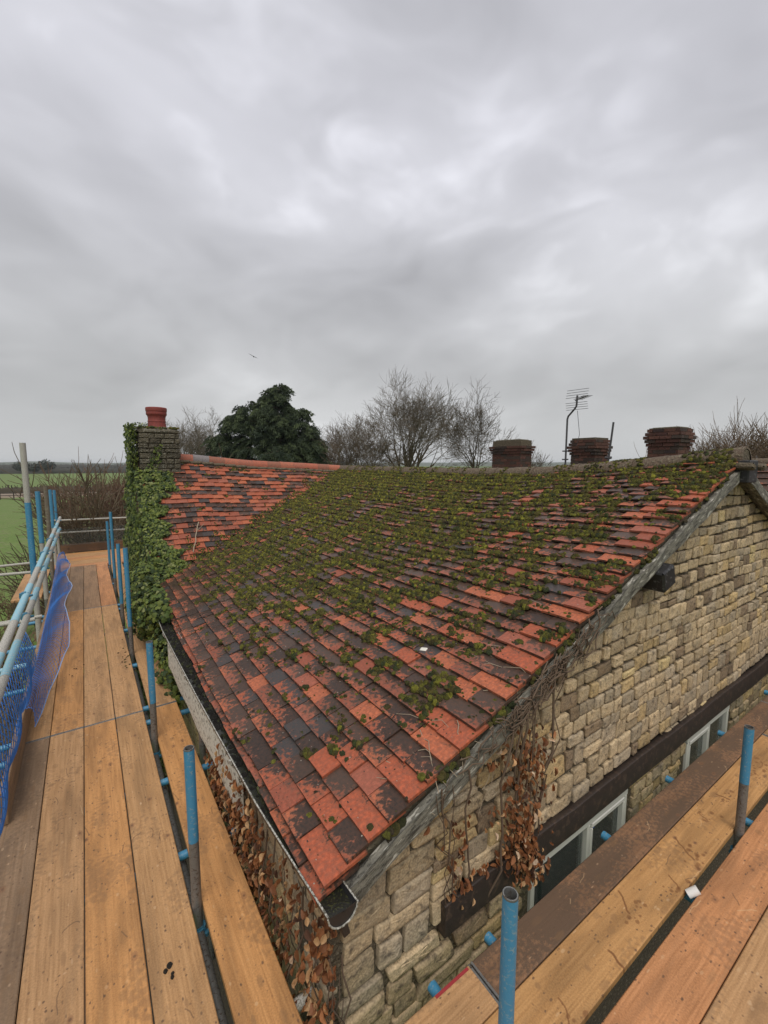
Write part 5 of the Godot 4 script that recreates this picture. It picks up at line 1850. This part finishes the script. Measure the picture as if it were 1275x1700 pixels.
func build_neighbour() -> void:
	rng.seed = 1000
	var root := thing("brick_house", "neighbouring house behind the ridge with brown tiled roof and three brick chimneys", "house", P(11.5, -H, -5.0))
	var top := func(z: float) -> float: return interp([[-10.5, -0.20], [-7.0, -0.13], [-4.6, -0.02], [-2.7, 0.05], [3.0, 0.05]], z)
	var mb := MB.new()
	for i in 14:
		var z0 := 3.0 - 13.5 * i / 14.0
		var z1 := 3.0 - 13.5 * (i + 1) / 14.0
		for sg in [-1.0, 1.0]:
			mb.Q(P(10.0, top.call(z0), z0), P(10.0, top.call(z1), z1), P(10.0 + sg * 3.0, -2.6, z1), P(10.0 + sg * 3.0, -2.6, z0), Vector3(sg, 1, 0))
	var roof := part("roof", mb, M.underlay, root)
	var fld := MB.new()
	for k in 26:
		var z := 3.0
		while z > -10.4:
			var t := k / 26.0
			var a: float = top.call(z)
			var p := P(lerpf(7.0, 10.0, t), lerpf(-2.6, a, t), z)
			var p2 := P(lerpf(7.0, 10.0, t + 0.05), lerpf(-2.6, a, t + 0.05), z)
			emit_tile(fld, tile_xf(p, p2, Vector3.BACK, 0.02), 0.30, 0.22, rng.randi_range(34, 55), false, 0.004)
			z -= 0.304
	part("tile_field", fld, M.tile, roof, "stuff")
	mb = MB.new()
	for i in 42:
		var z0 := 3.0 - 13.4 * i / 42.0
		mb.tube([P(10.0, top.call(z0) - 0.03, z0), P(10.0, top.call(z0 - 0.31) - 0.03, z0 - 0.31)], 0.09, 8)
	part("ridge_tiles", mb, M.ridge_old, roof)
	mb = MB.new()
	mb.box(Transform3D(Basis.IDENTITY, P(10.0, (-H - 2.5) / 2.0, -3.75)), Vector3(5.6, H - 2.5, 13.2))
	part("wall", mb, M.render_wall, root)
	stack(root, P(10, 0, -8.2), 0.24, 0.50, -0.5, 0.68, 5, true)
	stack(root, P(10, 0, -5.89), 0.29, 0.30, -0.5, 0.64, 5, false)
	stack(root, P(10, 0, -4.17), 0.28, 0.29, -0.5, 0.76, 5, false)
	# aerial strapped to the middle chimney
	var ae := thing("tv_aerial", "television aerial on a cranked mast beside the middle brick chimney", "aerial", P(9.6, -0.1, -6.45))
	mb = MB.new()
	mb.tube([P(9.6, -0.1, -6.25), P(9.6, 1.07, -6.25), P(9.6, 1.14, -6.23), P(9.6, 1.30, -6.07), P(9.6, 1.36, -6.03), P(9.6, 1.60, -6.02)], 0.022, 8)
	part("mast", mb, M.aerial, ae)
	mb = MB.new()
	var bm := Vector3(-0.35, 0.03, 0.55).normalized()
	var c := P(9.6, 1.50, -6.02)
	mb.tube([c - bm * 0.1, c + bm * 0.5], 0.012, 6)
	part("boom", mb, M.aerial, ae)
	var sd := bm.cross(Vector3.UP).normalized()
	for i in 6:
		mb = MB.new()
		var q := c + bm * (0.06 + i * 0.085)
		mb.tube([q - sd * 0.11, q + sd * 0.11], 0.006, 5)
		part("element", mb, M.aerial, ae)
	for e in [-1.0, 1.0]:
		for i in 4:
			mb = MB.new()
			var q := c + Vector3(0, e * (0.06 + i * 0.055), 0) - bm * (0.02 - 0.02 * i)
			var d2 := Vector3(0.1, 0.0, 0.99)
			mb.tube([q - d2 * 0.27, q + d2 * 0.25], 0.0055, 5)
			part("reflector_bar", mb, M.aerial, ae)
	mb = MB.new()
	mb.tube([P(9.6, 1.25, -6.0), P(9.65, 0.7, -5.95), P(9.7, 0.2, -6.1)], 0.006, 5)
	part("cable", mb, M.aerial, ae)
	mb = MB.new()
	mb.box(Transform3D(Basis.IDENTITY, P(9.6, 0.12, -6.26)), Vector3(0.06, 0.03, 0.14), 0.004)
	mb.box(Transform3D(Basis.IDENTITY, P(9.6, 0.32, -6.26)), Vector3(0.06, 0.03, 0.14), 0.004)
	part("wall_bracket", mb, M.aerial, ae)
	mb = MB.new()
	mb.tube([P(9.75, -0.1, -5.30), P(9.72, 0.93, -5.20)], 0.022, 8)
	mb.tube([P(9.75, 0.15, -5.36), P(9.75, 0.15, -5.22)], 0.03, 8)
	single("metal_pole", mb, M.aerial, "bare leaning metal pole on the right of the middle brick chimney", "pole")

# ---------------------------------------------------------------- trees
func grow(mb: MB, p: Vector3, dir: Vector3, len: float, r: float, lvl: int, rg: RandomNumberGenerator, trop: float, wild: float) -> void:
	var n := 3
	var pts := [p]
	var rad := [r]
	var d := dir
	for i in n:
		d = (d + Vector3(rg.randf_range(-1, 1), rg.randf_range(-1, 1), rg.randf_range(-1, 1)) * 0.16 * wild + Vector3.UP * trop).normalized()
		p += d * len / n
		pts.append(p)
		rad.append(lerpf(r, r * 0.55, (i + 1.0) / n))
	mb.tube(pts, rad, 6 if r > 0.06 else 3, false)
	if lvl <= 0: return
	var kids := 3 if rg.randf() < 0.45 else 4
	for c in kids:
		var t := rg.randf_range(0.35, 1.0) if c > 0 else 1.0
		var f := t * n
		var i0 := mini(int(f), n - 1)
		var q: Vector3 = pts[i0].lerp(pts[i0 + 1], f - i0)
		var side := Vector3(rg.randf_range(-1, 1), rg.randf_range(-0.6, 0.8), rg.randf_range(-1, 1)).normalized()
		var k := rg.randf_range(0.45, 0.9) if c > 0 else rg.randf_range(0.1, 0.35)
		grow(mb, q, (d * (1.0 - k * 0.4) + side * k).normalized(), len * rg.randf_range(0.58, 0.82), maxf(rad[i0 + 1] * rg.randf_range(0.52, 0.78), 0.0125), lvl - 1, rg, trop, wild)

func bare_tree(label: String, x: float, z: float, height: float, trunks: int, lvl: int, sd: int, spread: float, group: String, tint: Color, called := "bare_tree") -> void:
	var rg := RandomNumberGenerator.new(); rg.seed = sd
	var root := thing(called, label, "tree" if called == "bare_tree" else "shrub", Vector3(x, 0, z), group)
	var cr := MB.new(); cr.col = tint
	for t in trunks:
		var b := Vector3(x + rg.randf_range(-0.4, 0.4) * trunks * 0.3, -0.1, z + rg.randf_range(-0.4, 0.4) * trunks * 0.3)
		var d := Vector3(rg.randf_range(-1, 1) * spread, 1, rg.randf_range(-1, 1) * spread).normalized()
		var tl := height * 0.34
		var r0 := height * 0.017
		var mid := b + d * tl * 0.5 + Vector3(rg.randf_range(-0.2, 0.2), 0, rg.randf_range(-0.2, 0.2))
		var tr := MB.new(); tr.col = tint
		tr.tube([b, mid, b + d * tl], [r0 * 1.25, r0, r0 * 0.8], 7, false)
		part("trunk", tr, M.bark, root)
		for k in 4:
			var sdv := Vector3(rg.randf_range(-1, 1), 0.1, rg.randf_range(-1, 1)).normalized()
			grow(cr, b + d * tl * rg.randf_range(0.75, 1.0), (d + sdv * spread * rg.randf_range(0.6, 1.7)).normalized(), height * rg.randf_range(0.22, 0.29), r0 * 0.62, lvl, rg, 0.02, 1.0)
	part("crown", cr, M.bark, root)

func build_trees() -> void:
	var g := "bare trees beyond the roof"
	bare_tree("large bare tree with a broad fan-shaped crown right of the dark conifer", 27.8, -36.9, 14.4, 3, 5, 1, 0.42, g, Color(0.8, 0.75, 0.7))
	bare_tree("bare tree with a lopsided crown, left of the broad fan-shaped tree", 22.5, -37.5, 11.4, 3, 5, 22, 0.46, g, Color(0.85, 0.75, 0.68))
	bare_tree("low bare tree beside the right flank of the dark conifer", 20.3, -40.0, 9.2, 3, 4, 3, 0.35, g, Color(0.95, 0.82, 0.74))
	bare_tree("slim bare tree standing alone left of the first brick chimney", 30.4, -28.9, 11.6, 1, 5, 44, 0.14, g, Color(0.6, 0.55, 0.5))
	bare_tree("small bare tree peeping over the first brick chimney", 31.0, -24.6, 7.9, 2, 4, 5, 0.35, g, Color(0.6, 0.55, 0.5))
	bare_tree("pale bare tree between the chimney pot and the dark conifer", 12.0, -60.0, 12.0, 3, 5, 66, 0.34, g, Color(0.9, 0.85, 0.8))
	var rt := "bare saplings right of the last chimney"
	var words := ["leftmost, right beside the last chimney", "second from the last chimney", "above the gable peak", "tallest, just right of the gable peak", "at the right edge of the picture", "farthest right, outside the gable"]
	for i in 6:
		var az := deg_to_rad(34.46 + [36.6, 37.6, 38.9, 40.2, 41.2, 42.3][i])
		bare_tree("thin brown bare sapling, %s" % words[i], sin(az) * 30.0, -cos(az) * 30.0, [8.3, 8.5, 8.6, 9.2, 8.8, 9.2][i], 7, 3, 80 + i, 0.20, rt, Color(1.0, 0.82, 0.7))
	# shrubs by the far end of the walkway
	bare_tree("dense brown leafless shrub beside the ivy, beyond the walkway", 1.5, -22.5, 6.6, 14, 3, 90, 0.34, "", Color(1.0, 0.72, 0.62), "bare_shrub")
	bare_tree("second brown leafless shrub, right behind the ivy wall", 3.4, -23.5, 6.9, 12, 3, 95, 0.34, "", Color(1.0, 0.72, 0.62), "bare_shrub")
	bare_tree("thin upright sapling in front of the brown shrub", -0.15, -14.5, 6.5, 2, 3, 91, 0.10, "", Color(0.7, 0.62, 0.5), "bare_shrub")
	bare_tree("low thin sapling behind the pair of blue uprights", -1.0, -16.0, 5.2, 3, 2, 92, 0.2, "", Color(0.7, 0.62, 0.5), "bare_shrub")
	for i in 5:
		bare_tree("tangled brown bramble below the left rails, %s" % ["nearest", "second nearest", "middle one", "second farthest", "farthest"][i], [-2.2, -2.9, -2.3, -3.3, -2.6][i], [-8.0, -10.5, -13.0, -16.0, -19.5][i], [3.0, 2.9, 2.7, 2.6, 2.4][i], 9, 2, 100 + i, 0.55, "brambles under the left rails", Color(1.0, 0.85, 0.6), "bramble")
	conifer()

func conifer() -> void:
	rng.seed = 1100
	var base := Vector3(14.4, 0, -40.0)
	var root := thing("conifer", "tall dark green conifer with drooping sprays behind the red-tiled roof", "tree", base)
	var mb := MB.new()
	mb.col = Color(0.8, 0.7, 0.6)
	mb.tube([base, base + Vector3(0.1, 6, 0), base + Vector3(0.0, 12.6, 0)], [0.35, 0.24, 0.05], 8)
	var spray := MB.new()
	var rg := RandomNumberGenerator.new(); rg.seed = 4
	for i in 34:
		var t := rg.randf()
		var o := Vector3(rg.randf_range(-0.22, 0.22), -0.25 * t * t + rg.randf_range(-0.08, 0.08), t * 0.8)
		var d := Vector3(rg.randf_range(-0.6, 0.6), rg.randf_range(-0.9, 0.15), rg.randf_range(0.3, 1.0)).normalized()
		var s := d.cross(Vector3(rg.randf_range(-1, 1), 1, rg.randf_range(-1, 1))).normalized() * rg.randf_range(0.02, 0.045)
		var l := rg.randf_range(0.16, 0.34)
		var n := d.cross(s).normalized()
		spray.T(o - s, o + s, o + d * l, n, n, n)
		spray.T(o - n * 0.03, o + n * 0.03, o + d * l * 0.9, s.normalized(), s.normalized(), s.normalized())
	var sm := spray.mesh()
	var xf := []
	var cl := []
	# several leaders, each a ragged cone; limbs carry the sprays
	var lead := [[Vector3(0.9, 0, 0.6), 13.6, 2.1], [Vector3(0.1, 0, 0.2), 12.7, 2.4], [Vector3(-1.6, 0, -1.0), 11.9, 2.2], [Vector3(-2.7, 0, -1.8), 10.7, 2.0], [Vector3(2.4, 0, 1.8), 11.3, 2.2], [Vector3(3.1, 0, 2.3), 9.8, 1.9], [Vector3(-3.6, 0, -2.6), 8.9, 1.9], [Vector3(0.6, 0, 1.6), 10.6, 2.6], [Vector3(-0.9, 0, 0.9), 11.0, 2.5], [Vector3(3.6, 0, 2.4), 8.4, 1.9]]
	for q in lead:
		var limbs := int(q[1] * 7.5)
		for k in limbs:
			var t := pow(rng.randf(), 0.85)
			var y: float = lerpf(2.6, q[1], t)
			var prof: float = q[2] * pow(1.0 - t, 0.72) * (rf(0.45, 1.1) if rng.randf() < 0.8 else rf(1.2, 2.0)) + 0.15
			var an := rf(0, TAU)
			var dir := Vector3(cos(an), rf(0.0, 0.5), sin(an))
			var st: Vector3 = base + q[0] + Vector3(0, y, 0)
			var tip := st + dir * prof - Vector3(0, 0.12 * prof * prof, 0)
			if k % 3 == 0: mb.tube([st, st.lerp(tip, 0.55) + Vector3(0, 0.1, 0), tip], [0.04, 0.025, 0.01], 3, false)
			var cnt := 4 + int(prof * 2.4)
			for j in cnt:
				var f := 0.35 + 0.65 * (j + rng.randf()) / cnt
				var pp := st.lerp(tip, f) + Vector3(rf(-0.2, 0.2), rf(-0.15, 0.12), rf(-0.2, 0.2))
				var fw := (Vector3(dir.x, -0.35, dir.z) + Vector3(rf(-0.6, 0.6), rf(-0.35, 0.3), rf(-0.6, 0.6))).normalized()
				var sd := fw.cross(Vector3.UP).normalized()
				xf.append(Transform3D(Basis(sd, sd.cross(fw).normalized(), fw).orthonormalized() * Basis.from_scale(Vector3.ONE * rf(0.7, 1.5)), pp))
				cl.append(Color(0.020, 0.036, 0.017).lerp(Color(0.085, 0.115, 0.045), pow(rng.randf(), 1.6)))
	part("trunk", mb, M.bark, root)
	multi("crown", sm, M.needle, xf, cl, root)

# ---------------------------------------------------------------- land
func hedge(label: String, a: Vector3, b: Vector3, h: float, w: float, sd: int, tone: Color, group: String) -> void:
	var rg := RandomNumberGenerator.new(); rg.seed = sd
	var f := FastNoiseLite.new(); f.seed = sd; f.frequency = 0.25
	var L := a.distance_to(b)
	var n := int(L / (h * 0.35))
	var dir := (b - a) / L
	var sdv := dir.cross(Vector3.UP)
	var rings := []
	for i in n + 1:
		var p := a.lerp(b, float(i) / n)
		var ring := PackedVector3Array()
		for j in 9:
			var an := PI * j / 8.0
			var k := 1.0 + 0.35 * f.get_noise_3d(p.x, j * 2.0, p.z) + rg.randf_range(-0.14, 0.14)
			ring.append(p + sdv * cos(an) * w * k + Vector3(0, sin(an) * h * k, 0))
		rings.append(ring)
	var mb := MB.new()
	mb.col = tone
	mb.loft(rings, false, false, false)
	# loose shoots along the top
	for i in n * 2:
		var p := a.lerp(b, rg.randf()) + Vector3(0, h * 0.8, 0) + sdv * rg.randf_range(-w, w) * 0.6
		mb.tube([p, p + Vector3(rg.randf_range(-0.3, 0.3), rg.randf_range(0.3, 0.6) * h, rg.randf_range(-0.3, 0.3))], 0.05 + h * 0.01, 3, false)
	single("hedge", mb, M.hedge, label, "hedge", group)

func far_tree(label: String, p: Vector3, h: float, w: float, sd: int) -> void:
	var rg := RandomNumberGenerator.new(); rg.seed = sd
	var root := thing("field_tree", label, "tree", p, "trees in the far hedge")
	var mb := MB.new(); mb.col = Color(0.05, 0.045, 0.035)
	mb.tube([p, p + Vector3(0, h * 0.5, 0)], 0.3, 6)
	part("trunk", mb, M.hedge, root)
	mb = MB.new()
	for i in 420:
		var d := Vector3(rg.randf_range(-1, 1), rg.randf_range(-1, 1), rg.randf_range(-1, 1))
		if d.length() > 1.0: continue
		var q := p + Vector3(d.x * w, h * 0.62 + d.y * h * 0.38, d.z * w)
		var s := rg.randf_range(0.5, 1.1)
		mb.col = Color(0.035, 0.042, 0.03) * rg.randf_range(0.7, 1.3)
		var n := (d + Vector3(0, 0.4, 0)).normalized()
		var e := n.cross(Vector3(rg.randf_range(-1, 1), 1, rg.randf_range(-1, 1))).normalized()
		var e2 := n.cross(e)
		mb.T(q - e * s, q + e * s, q + e2 * s * 1.3, n, n, n)
		mb.T(q - n * s * 0.6, q + e * s * 0.7, q + n * s, e2, e2, e2)
	part("crown", mb, M.hedge, root)

func build_land() -> void:
	rng.seed = 1200
	var mb := MB.new()
	var f := FastNoiseLite.new(); f.seed = 3; f.frequency = 0.012
	# one sheet out to the horizon, finer near the house
	var rr := [0.0, 12.0, 25.0, 45.0, 75.0, 110.0, 160.0, 230.0, 330.0, 480.0, 800.0, 1500.0, 3200.0]
	for i in rr.size() - 1:
		for j in 48:
			var q := []
			for e in [[i, j], [i, j + 1], [i + 1, j + 1], [i + 1, j]]:
				var an: float = TAU * e[1] / 48.0
				var x: float = cos(an) * rr[e[0]]
				var z: float = sin(an) * rr[e[0]]
				var amp: float = 0.35 * smoothstep(20.0, 80.0, rr[e[0]])
				q.append(Vector3(x, f.get_noise_2d(x, z) * amp, z))
			if i == 0:
				mb.T(q[0], q[2], q[3], Vector3.UP, Vector3.UP, Vector3.UP)
			else:
				mb.Q(q[0], q[1], q[2], q[3], Vector3.UP)
	var o := single("ground", mb, M.grass, "", "", "", "structure")
	# dark ground sheet added under the scaffold so the board gaps read as shade
	mb = MB.new()
	mb.Q(Vector3(-2.2, 0.012, 3.0), Vector3(11.0, 0.012, 3.0), Vector3(11.0, 0.012, -15.0), Vector3(-2.2, 0.012, -15.0), Vector3.UP)
	single("gap_shade_sheet", mb, M.dirt, "", "", "", "structure")
	# lane beyond the first field
	mb = MB.new()
	for i in 24:
		var x0 := -60.0 + i * 5.0
		var x1 := x0 + 5.0
		var c0 := -108.0 + 0.16 * x0
		var c1 := -108.0 + 0.16 * x1
		mb.Q(Vector3(x0, 0.42, c0 + 2.2), Vector3(x1, 0.42, c1 + 2.2), Vector3(x1, 0.45, c1 - 2.2), Vector3(x0, 0.45, c0 - 2.2), Vector3.UP)
		mb.Q(Vector3(x0, 0.42, c0 + 2.2), Vector3(x1, 0.42, c1 + 2.2), Vector3(x1, -0.5, c1 + 4.0), Vector3(x0, -0.5, c0 + 4.0), Vector3.BACK)
	single("road", mb, M.road, "", "", "", "structure")
	var hg := "field hedges"
	hedge("dark clipped hedge along the lane beyond the first field", Vector3(-70, 0, -126), Vector3(45, 0, -106), 1.5, 1.0, 1, Color(0.055, 0.048, 0.035), hg)
	hedge("long dark hedge across the far side of the second field", Vector3(-260, 0, -395), Vector3(240, 0, -360), 3.6, 3.0, 2, Color(0.045, 0.045, 0.038), hg)
	hedge("pale distant hedge in the haze below the skyline", Vector3(-500, 0, -760), Vector3(500, 0, -720), 6.0, 5.0, 3, Color(0.05, 0.05, 0.042), hg)
	far_tree("rounded dark tree in the far hedge, left one of the three", Vector3(-33, 0, -366), 8.0, 5.0, 1)
	far_tree("low spreading tree in the far hedge, middle of the three", Vector3(-27, 0, -366), 7.0, 5.0, 2)
	far_tree("tallest tree in the far hedge, right one of the three", Vector3(-20, 0, -366), 9.3, 5.0, 3)
	# skyline
	mb = MB.new()
	var hn := FastNoiseLite.new(); hn.seed = 6; hn.frequency = 0.0012
	var rings := []
	for i in 121:
		var an := deg_to_rad(-90.0 + 180.0 * i / 120.0)
		var d := Vector3(sin(an), 0, -cos(an))
		var top := 17.0 + 12.0 * hn.get_noise_2d(i * 60.0, 0.0) + rf(-1.0, 1.5)
		rings.append(PackedVector3Array([d * 1500.0 + Vector3(0, -1, 0), d * 1900.0 + Vector3(0, top * 0.6, 0), d * 2300.0 + Vector3(0, top, 0), d * 3000.0 + Vector3(0, -3, 0)]))
	mb.loft(rings, false, false, false)
	single("hills", mb, M.far_land, "", "", "", "structure")
	# post and rail fence by the lane
	var fe := thing("wooden_fence", "dark post and rail fence between the grass and the lane", "fence", Vector3(-10, 0, -100))
	for i in 15:
		mb = MB.new()
		var x := -22.0 + i * 1.9
		mb.box(Transform3D(Basis(Vector3.UP, rf(-0.2, 0.2)), Vector3(x, 0.6, -100.0 + 0.16 * x)), Vector3(0.16, 1.5, 0.16), 0.02)
		part("post", mb, M.dark_wood, fe)
	for yy in [0.65, 1.1]:
		mb = MB.new()
		mb.tube([Vector3(-22.3, yy, -100.0 - 0.16 * 22.3), Vector3(4.8, yy, -100.0 + 0.16 * 4.8)], 0.06, 5)
		part("rail", mb, M.dark_wood, fe)
	# give-way sign and a parked car by the lane
	var sg := thing("road_sign", "inverted triangular give way sign beside the lane", "sign", Vector3(-17.6, 0, -103.0))
	mb = MB.new()
	mb.tube([Vector3(-17.6, 0, -103.0), Vector3(-17.6, 2.7, -103.0)], 0.05, 6)
	part("post", mb, M.galv, sg)
	for e in [[0.62, M.sign_red, 0.0], [0.44, M.upvc, 0.012]]:
		mb = MB.new()
		var k: float = e[0]
		var ct := Vector3(-17.6, 2.25, -102.92 + e[2])
		var tr := [ct + Vector3(-k, k * 0.58, 0), ct + Vector3(k, k * 0.58, 0), ct + Vector3(0, -k * 1.16, 0)]
		var bk := Vector3(0, 0, -0.01)
		mb.T(tr[0], tr[1], tr[2], Vector3.BACK, Vector3.BACK, Vector3.BACK)
		mb.T(tr[0] + bk, tr[1] + bk, tr[2] + bk, Vector3.FORWARD, Vector3.FORWARD, Vector3.FORWARD)
		for j in 3: mb.Q(tr[j], tr[(j + 1) % 3], tr[(j + 1) % 3] + bk, tr[j] + bk, tr[j] + tr[(j + 1) % 3] - ct * 2.0)
		part("red_border" if e[2] == 0.0 else "white_face", mb, e[1], sg)
	var car := thing("parked_car", "small white parked car on the lane at the left edge", "car", Vector3(-21.3, 0.45, -110.5))
	var c := Vector3(-21.3, 0.45, -110.5)
	mb = MB.new()
	var prof := [[-2.0, 0.35, 0.75], [-1.9, 0.25, 0.95], [-1.3, 0.22, 1.42], [0.3, 0.22, 1.46], [1.0, 0.22, 1.0], [1.9, 0.25, 0.85], [2.05, 0.35, 0.6]]
	rings = []
	for q in prof:
		rings.append(PackedVector3Array([c + Vector3(q[0], q[1], 0.8), c + Vector3(q[0], minf(0.8, q[2]), 0.85), c + Vector3(q[0], q[2], 0.62), c + Vector3(q[0], q[2], -0.62), c + Vector3(q[0], minf(0.8, q[2]), -0.85), c + Vector3(q[0], q[1], -0.8)]))
	mb.loft(rings, true, true)
	part("body", mb, M.upvc, car)
	mb = MB.new()
	mb.Q(c + Vector3(-1.25, 0.92, 0.85), c + Vector3(0.7, 0.92, 0.85), c + Vector3(0.3, 1.35, 0.70), c + Vector3(-1.1, 1.35, 0.70), Vector3.BACK)
	part("side_window", mb, M.black_plastic, car)
	for x in [-1.25, 1.25]:
		mb = MB.new()
		mb.tube([c + Vector3(x, 0.3, 0.70), c + Vector3(x, 0.3, 0.88)], 0.31, 14)
		part("wheel", mb, M.black_plastic, car)
	# a bird in the sky
	var bd := thing("bird", "small dark bird gliding above the conifer", "bird", Vector3(17.2, H + 12.53, -52.0))
	var bp := Vector3(17.2, H + 12.53, -52.0)
	mb = MB.new()
	mb.tube([bp + Vector3(-0.05, 0.0, 0.10), bp + Vector3(0.0, 0.02, 0.02), bp + Vector3(0.08, 0.0, -0.18), bp + Vector3(0.12, 0.0, -0.30)], [0.02, 0.06, 0.05, 0.01], 7)
	part("body", mb, M.bird, bd)
	for e in [[Vector3(-0.30, 0.16, 0.05), Vector3(-0.62, 0.30, -0.05)], [Vector3(0.30, -0.01, -0.10), Vector3(0.58, -0.10, -0.22)]]:
		mb = MB.new()
		var a: Vector3 = bp + Vector3(0, 0.02, 0.04)
		var b: Vector3 = bp + e[0]
		var d: Vector3 = bp + e[1]
		var ch := Vector3(0.06, 0, -0.16)
		for th in [Vector3.ZERO, Vector3(0, -0.015, 0)]:
			mb.Q(a + th, b + th, b + ch + th, a + ch + th, Vector3.UP if th == Vector3.ZERO else Vector3.DOWN)
			mb.T(b + th, d + th, b + ch + th, Vector3.UP, Vector3.UP, Vector3.UP)
		part("wing", mb, M.bird, bd)

# ---------------------------------------------------------------- scene
func _ready() -> void:
	# camera
	var cam := Camera3D.new()
	cam.name = "camera"
	add_child(cam)
	cam.position = P(0, 0, 0)
	cam.rotation_degrees = Vector3(-6.23, -34.46, 0)
	cam.fov = 99.2
	cam.near = 0.05
	cam.far = 6000.0
	cam.current = true
	# overcast sky
	var we := WorldEnvironment.new()
	we.name = "environment"
	var env := Environment.new()
	env.background_mode = Environment.BG_SKY
	env.sky = make_sky()
	env.background_energy_multiplier = 0.62
	env.ambient_light_source = Environment.AMBIENT_SOURCE_SKY
	env.tonemap_mode = Environment.TONE_MAPPER_LINEAR
	env.tonemap_exposure = 1.55
	env.sdfgi_enabled = true
	env.ssao_enabled = true
	env.ssil_enabled = true
	env.fog_enabled = true
	env.fog_density = 0.00018
	env.fog_light_color = Color(0.80, 0.83, 0.86)
	we.environment = env
	add_child(we)
	# the sun behind the cloud
	var sun := DirectionalLight3D.new()
	sun.name = "sun"
	add_child(sun)
	sun.look_at_from_position(Vector3(-2.6, 10, 5.0), Vector3.ZERO)
	sun.light_energy = 0.5
	sun.light_angular_distance = 40.0
	sun.light_color = Color(1.0, 0.97, 0.93)
	sun.shadow_enabled = true

	bump_noise.seed = 9; bump_noise.frequency = 0.012; bump_noise.fractal_octaves = 3
	moss_noise.seed = 14; moss_noise.frequency = 0.022; moss_noise.fractal_octaves = 3
	moss_fine.seed = 15; moss_fine.frequency = 0.07; moss_fine.fractal_octaves = 2
	make_materials()
	build_land()
	build_house()
	build_neighbour()
	build_trees()
	build_scaffold()
	build_boards()
	build_nets()
	build_ivy()
	build_creepers()
	build_moss()
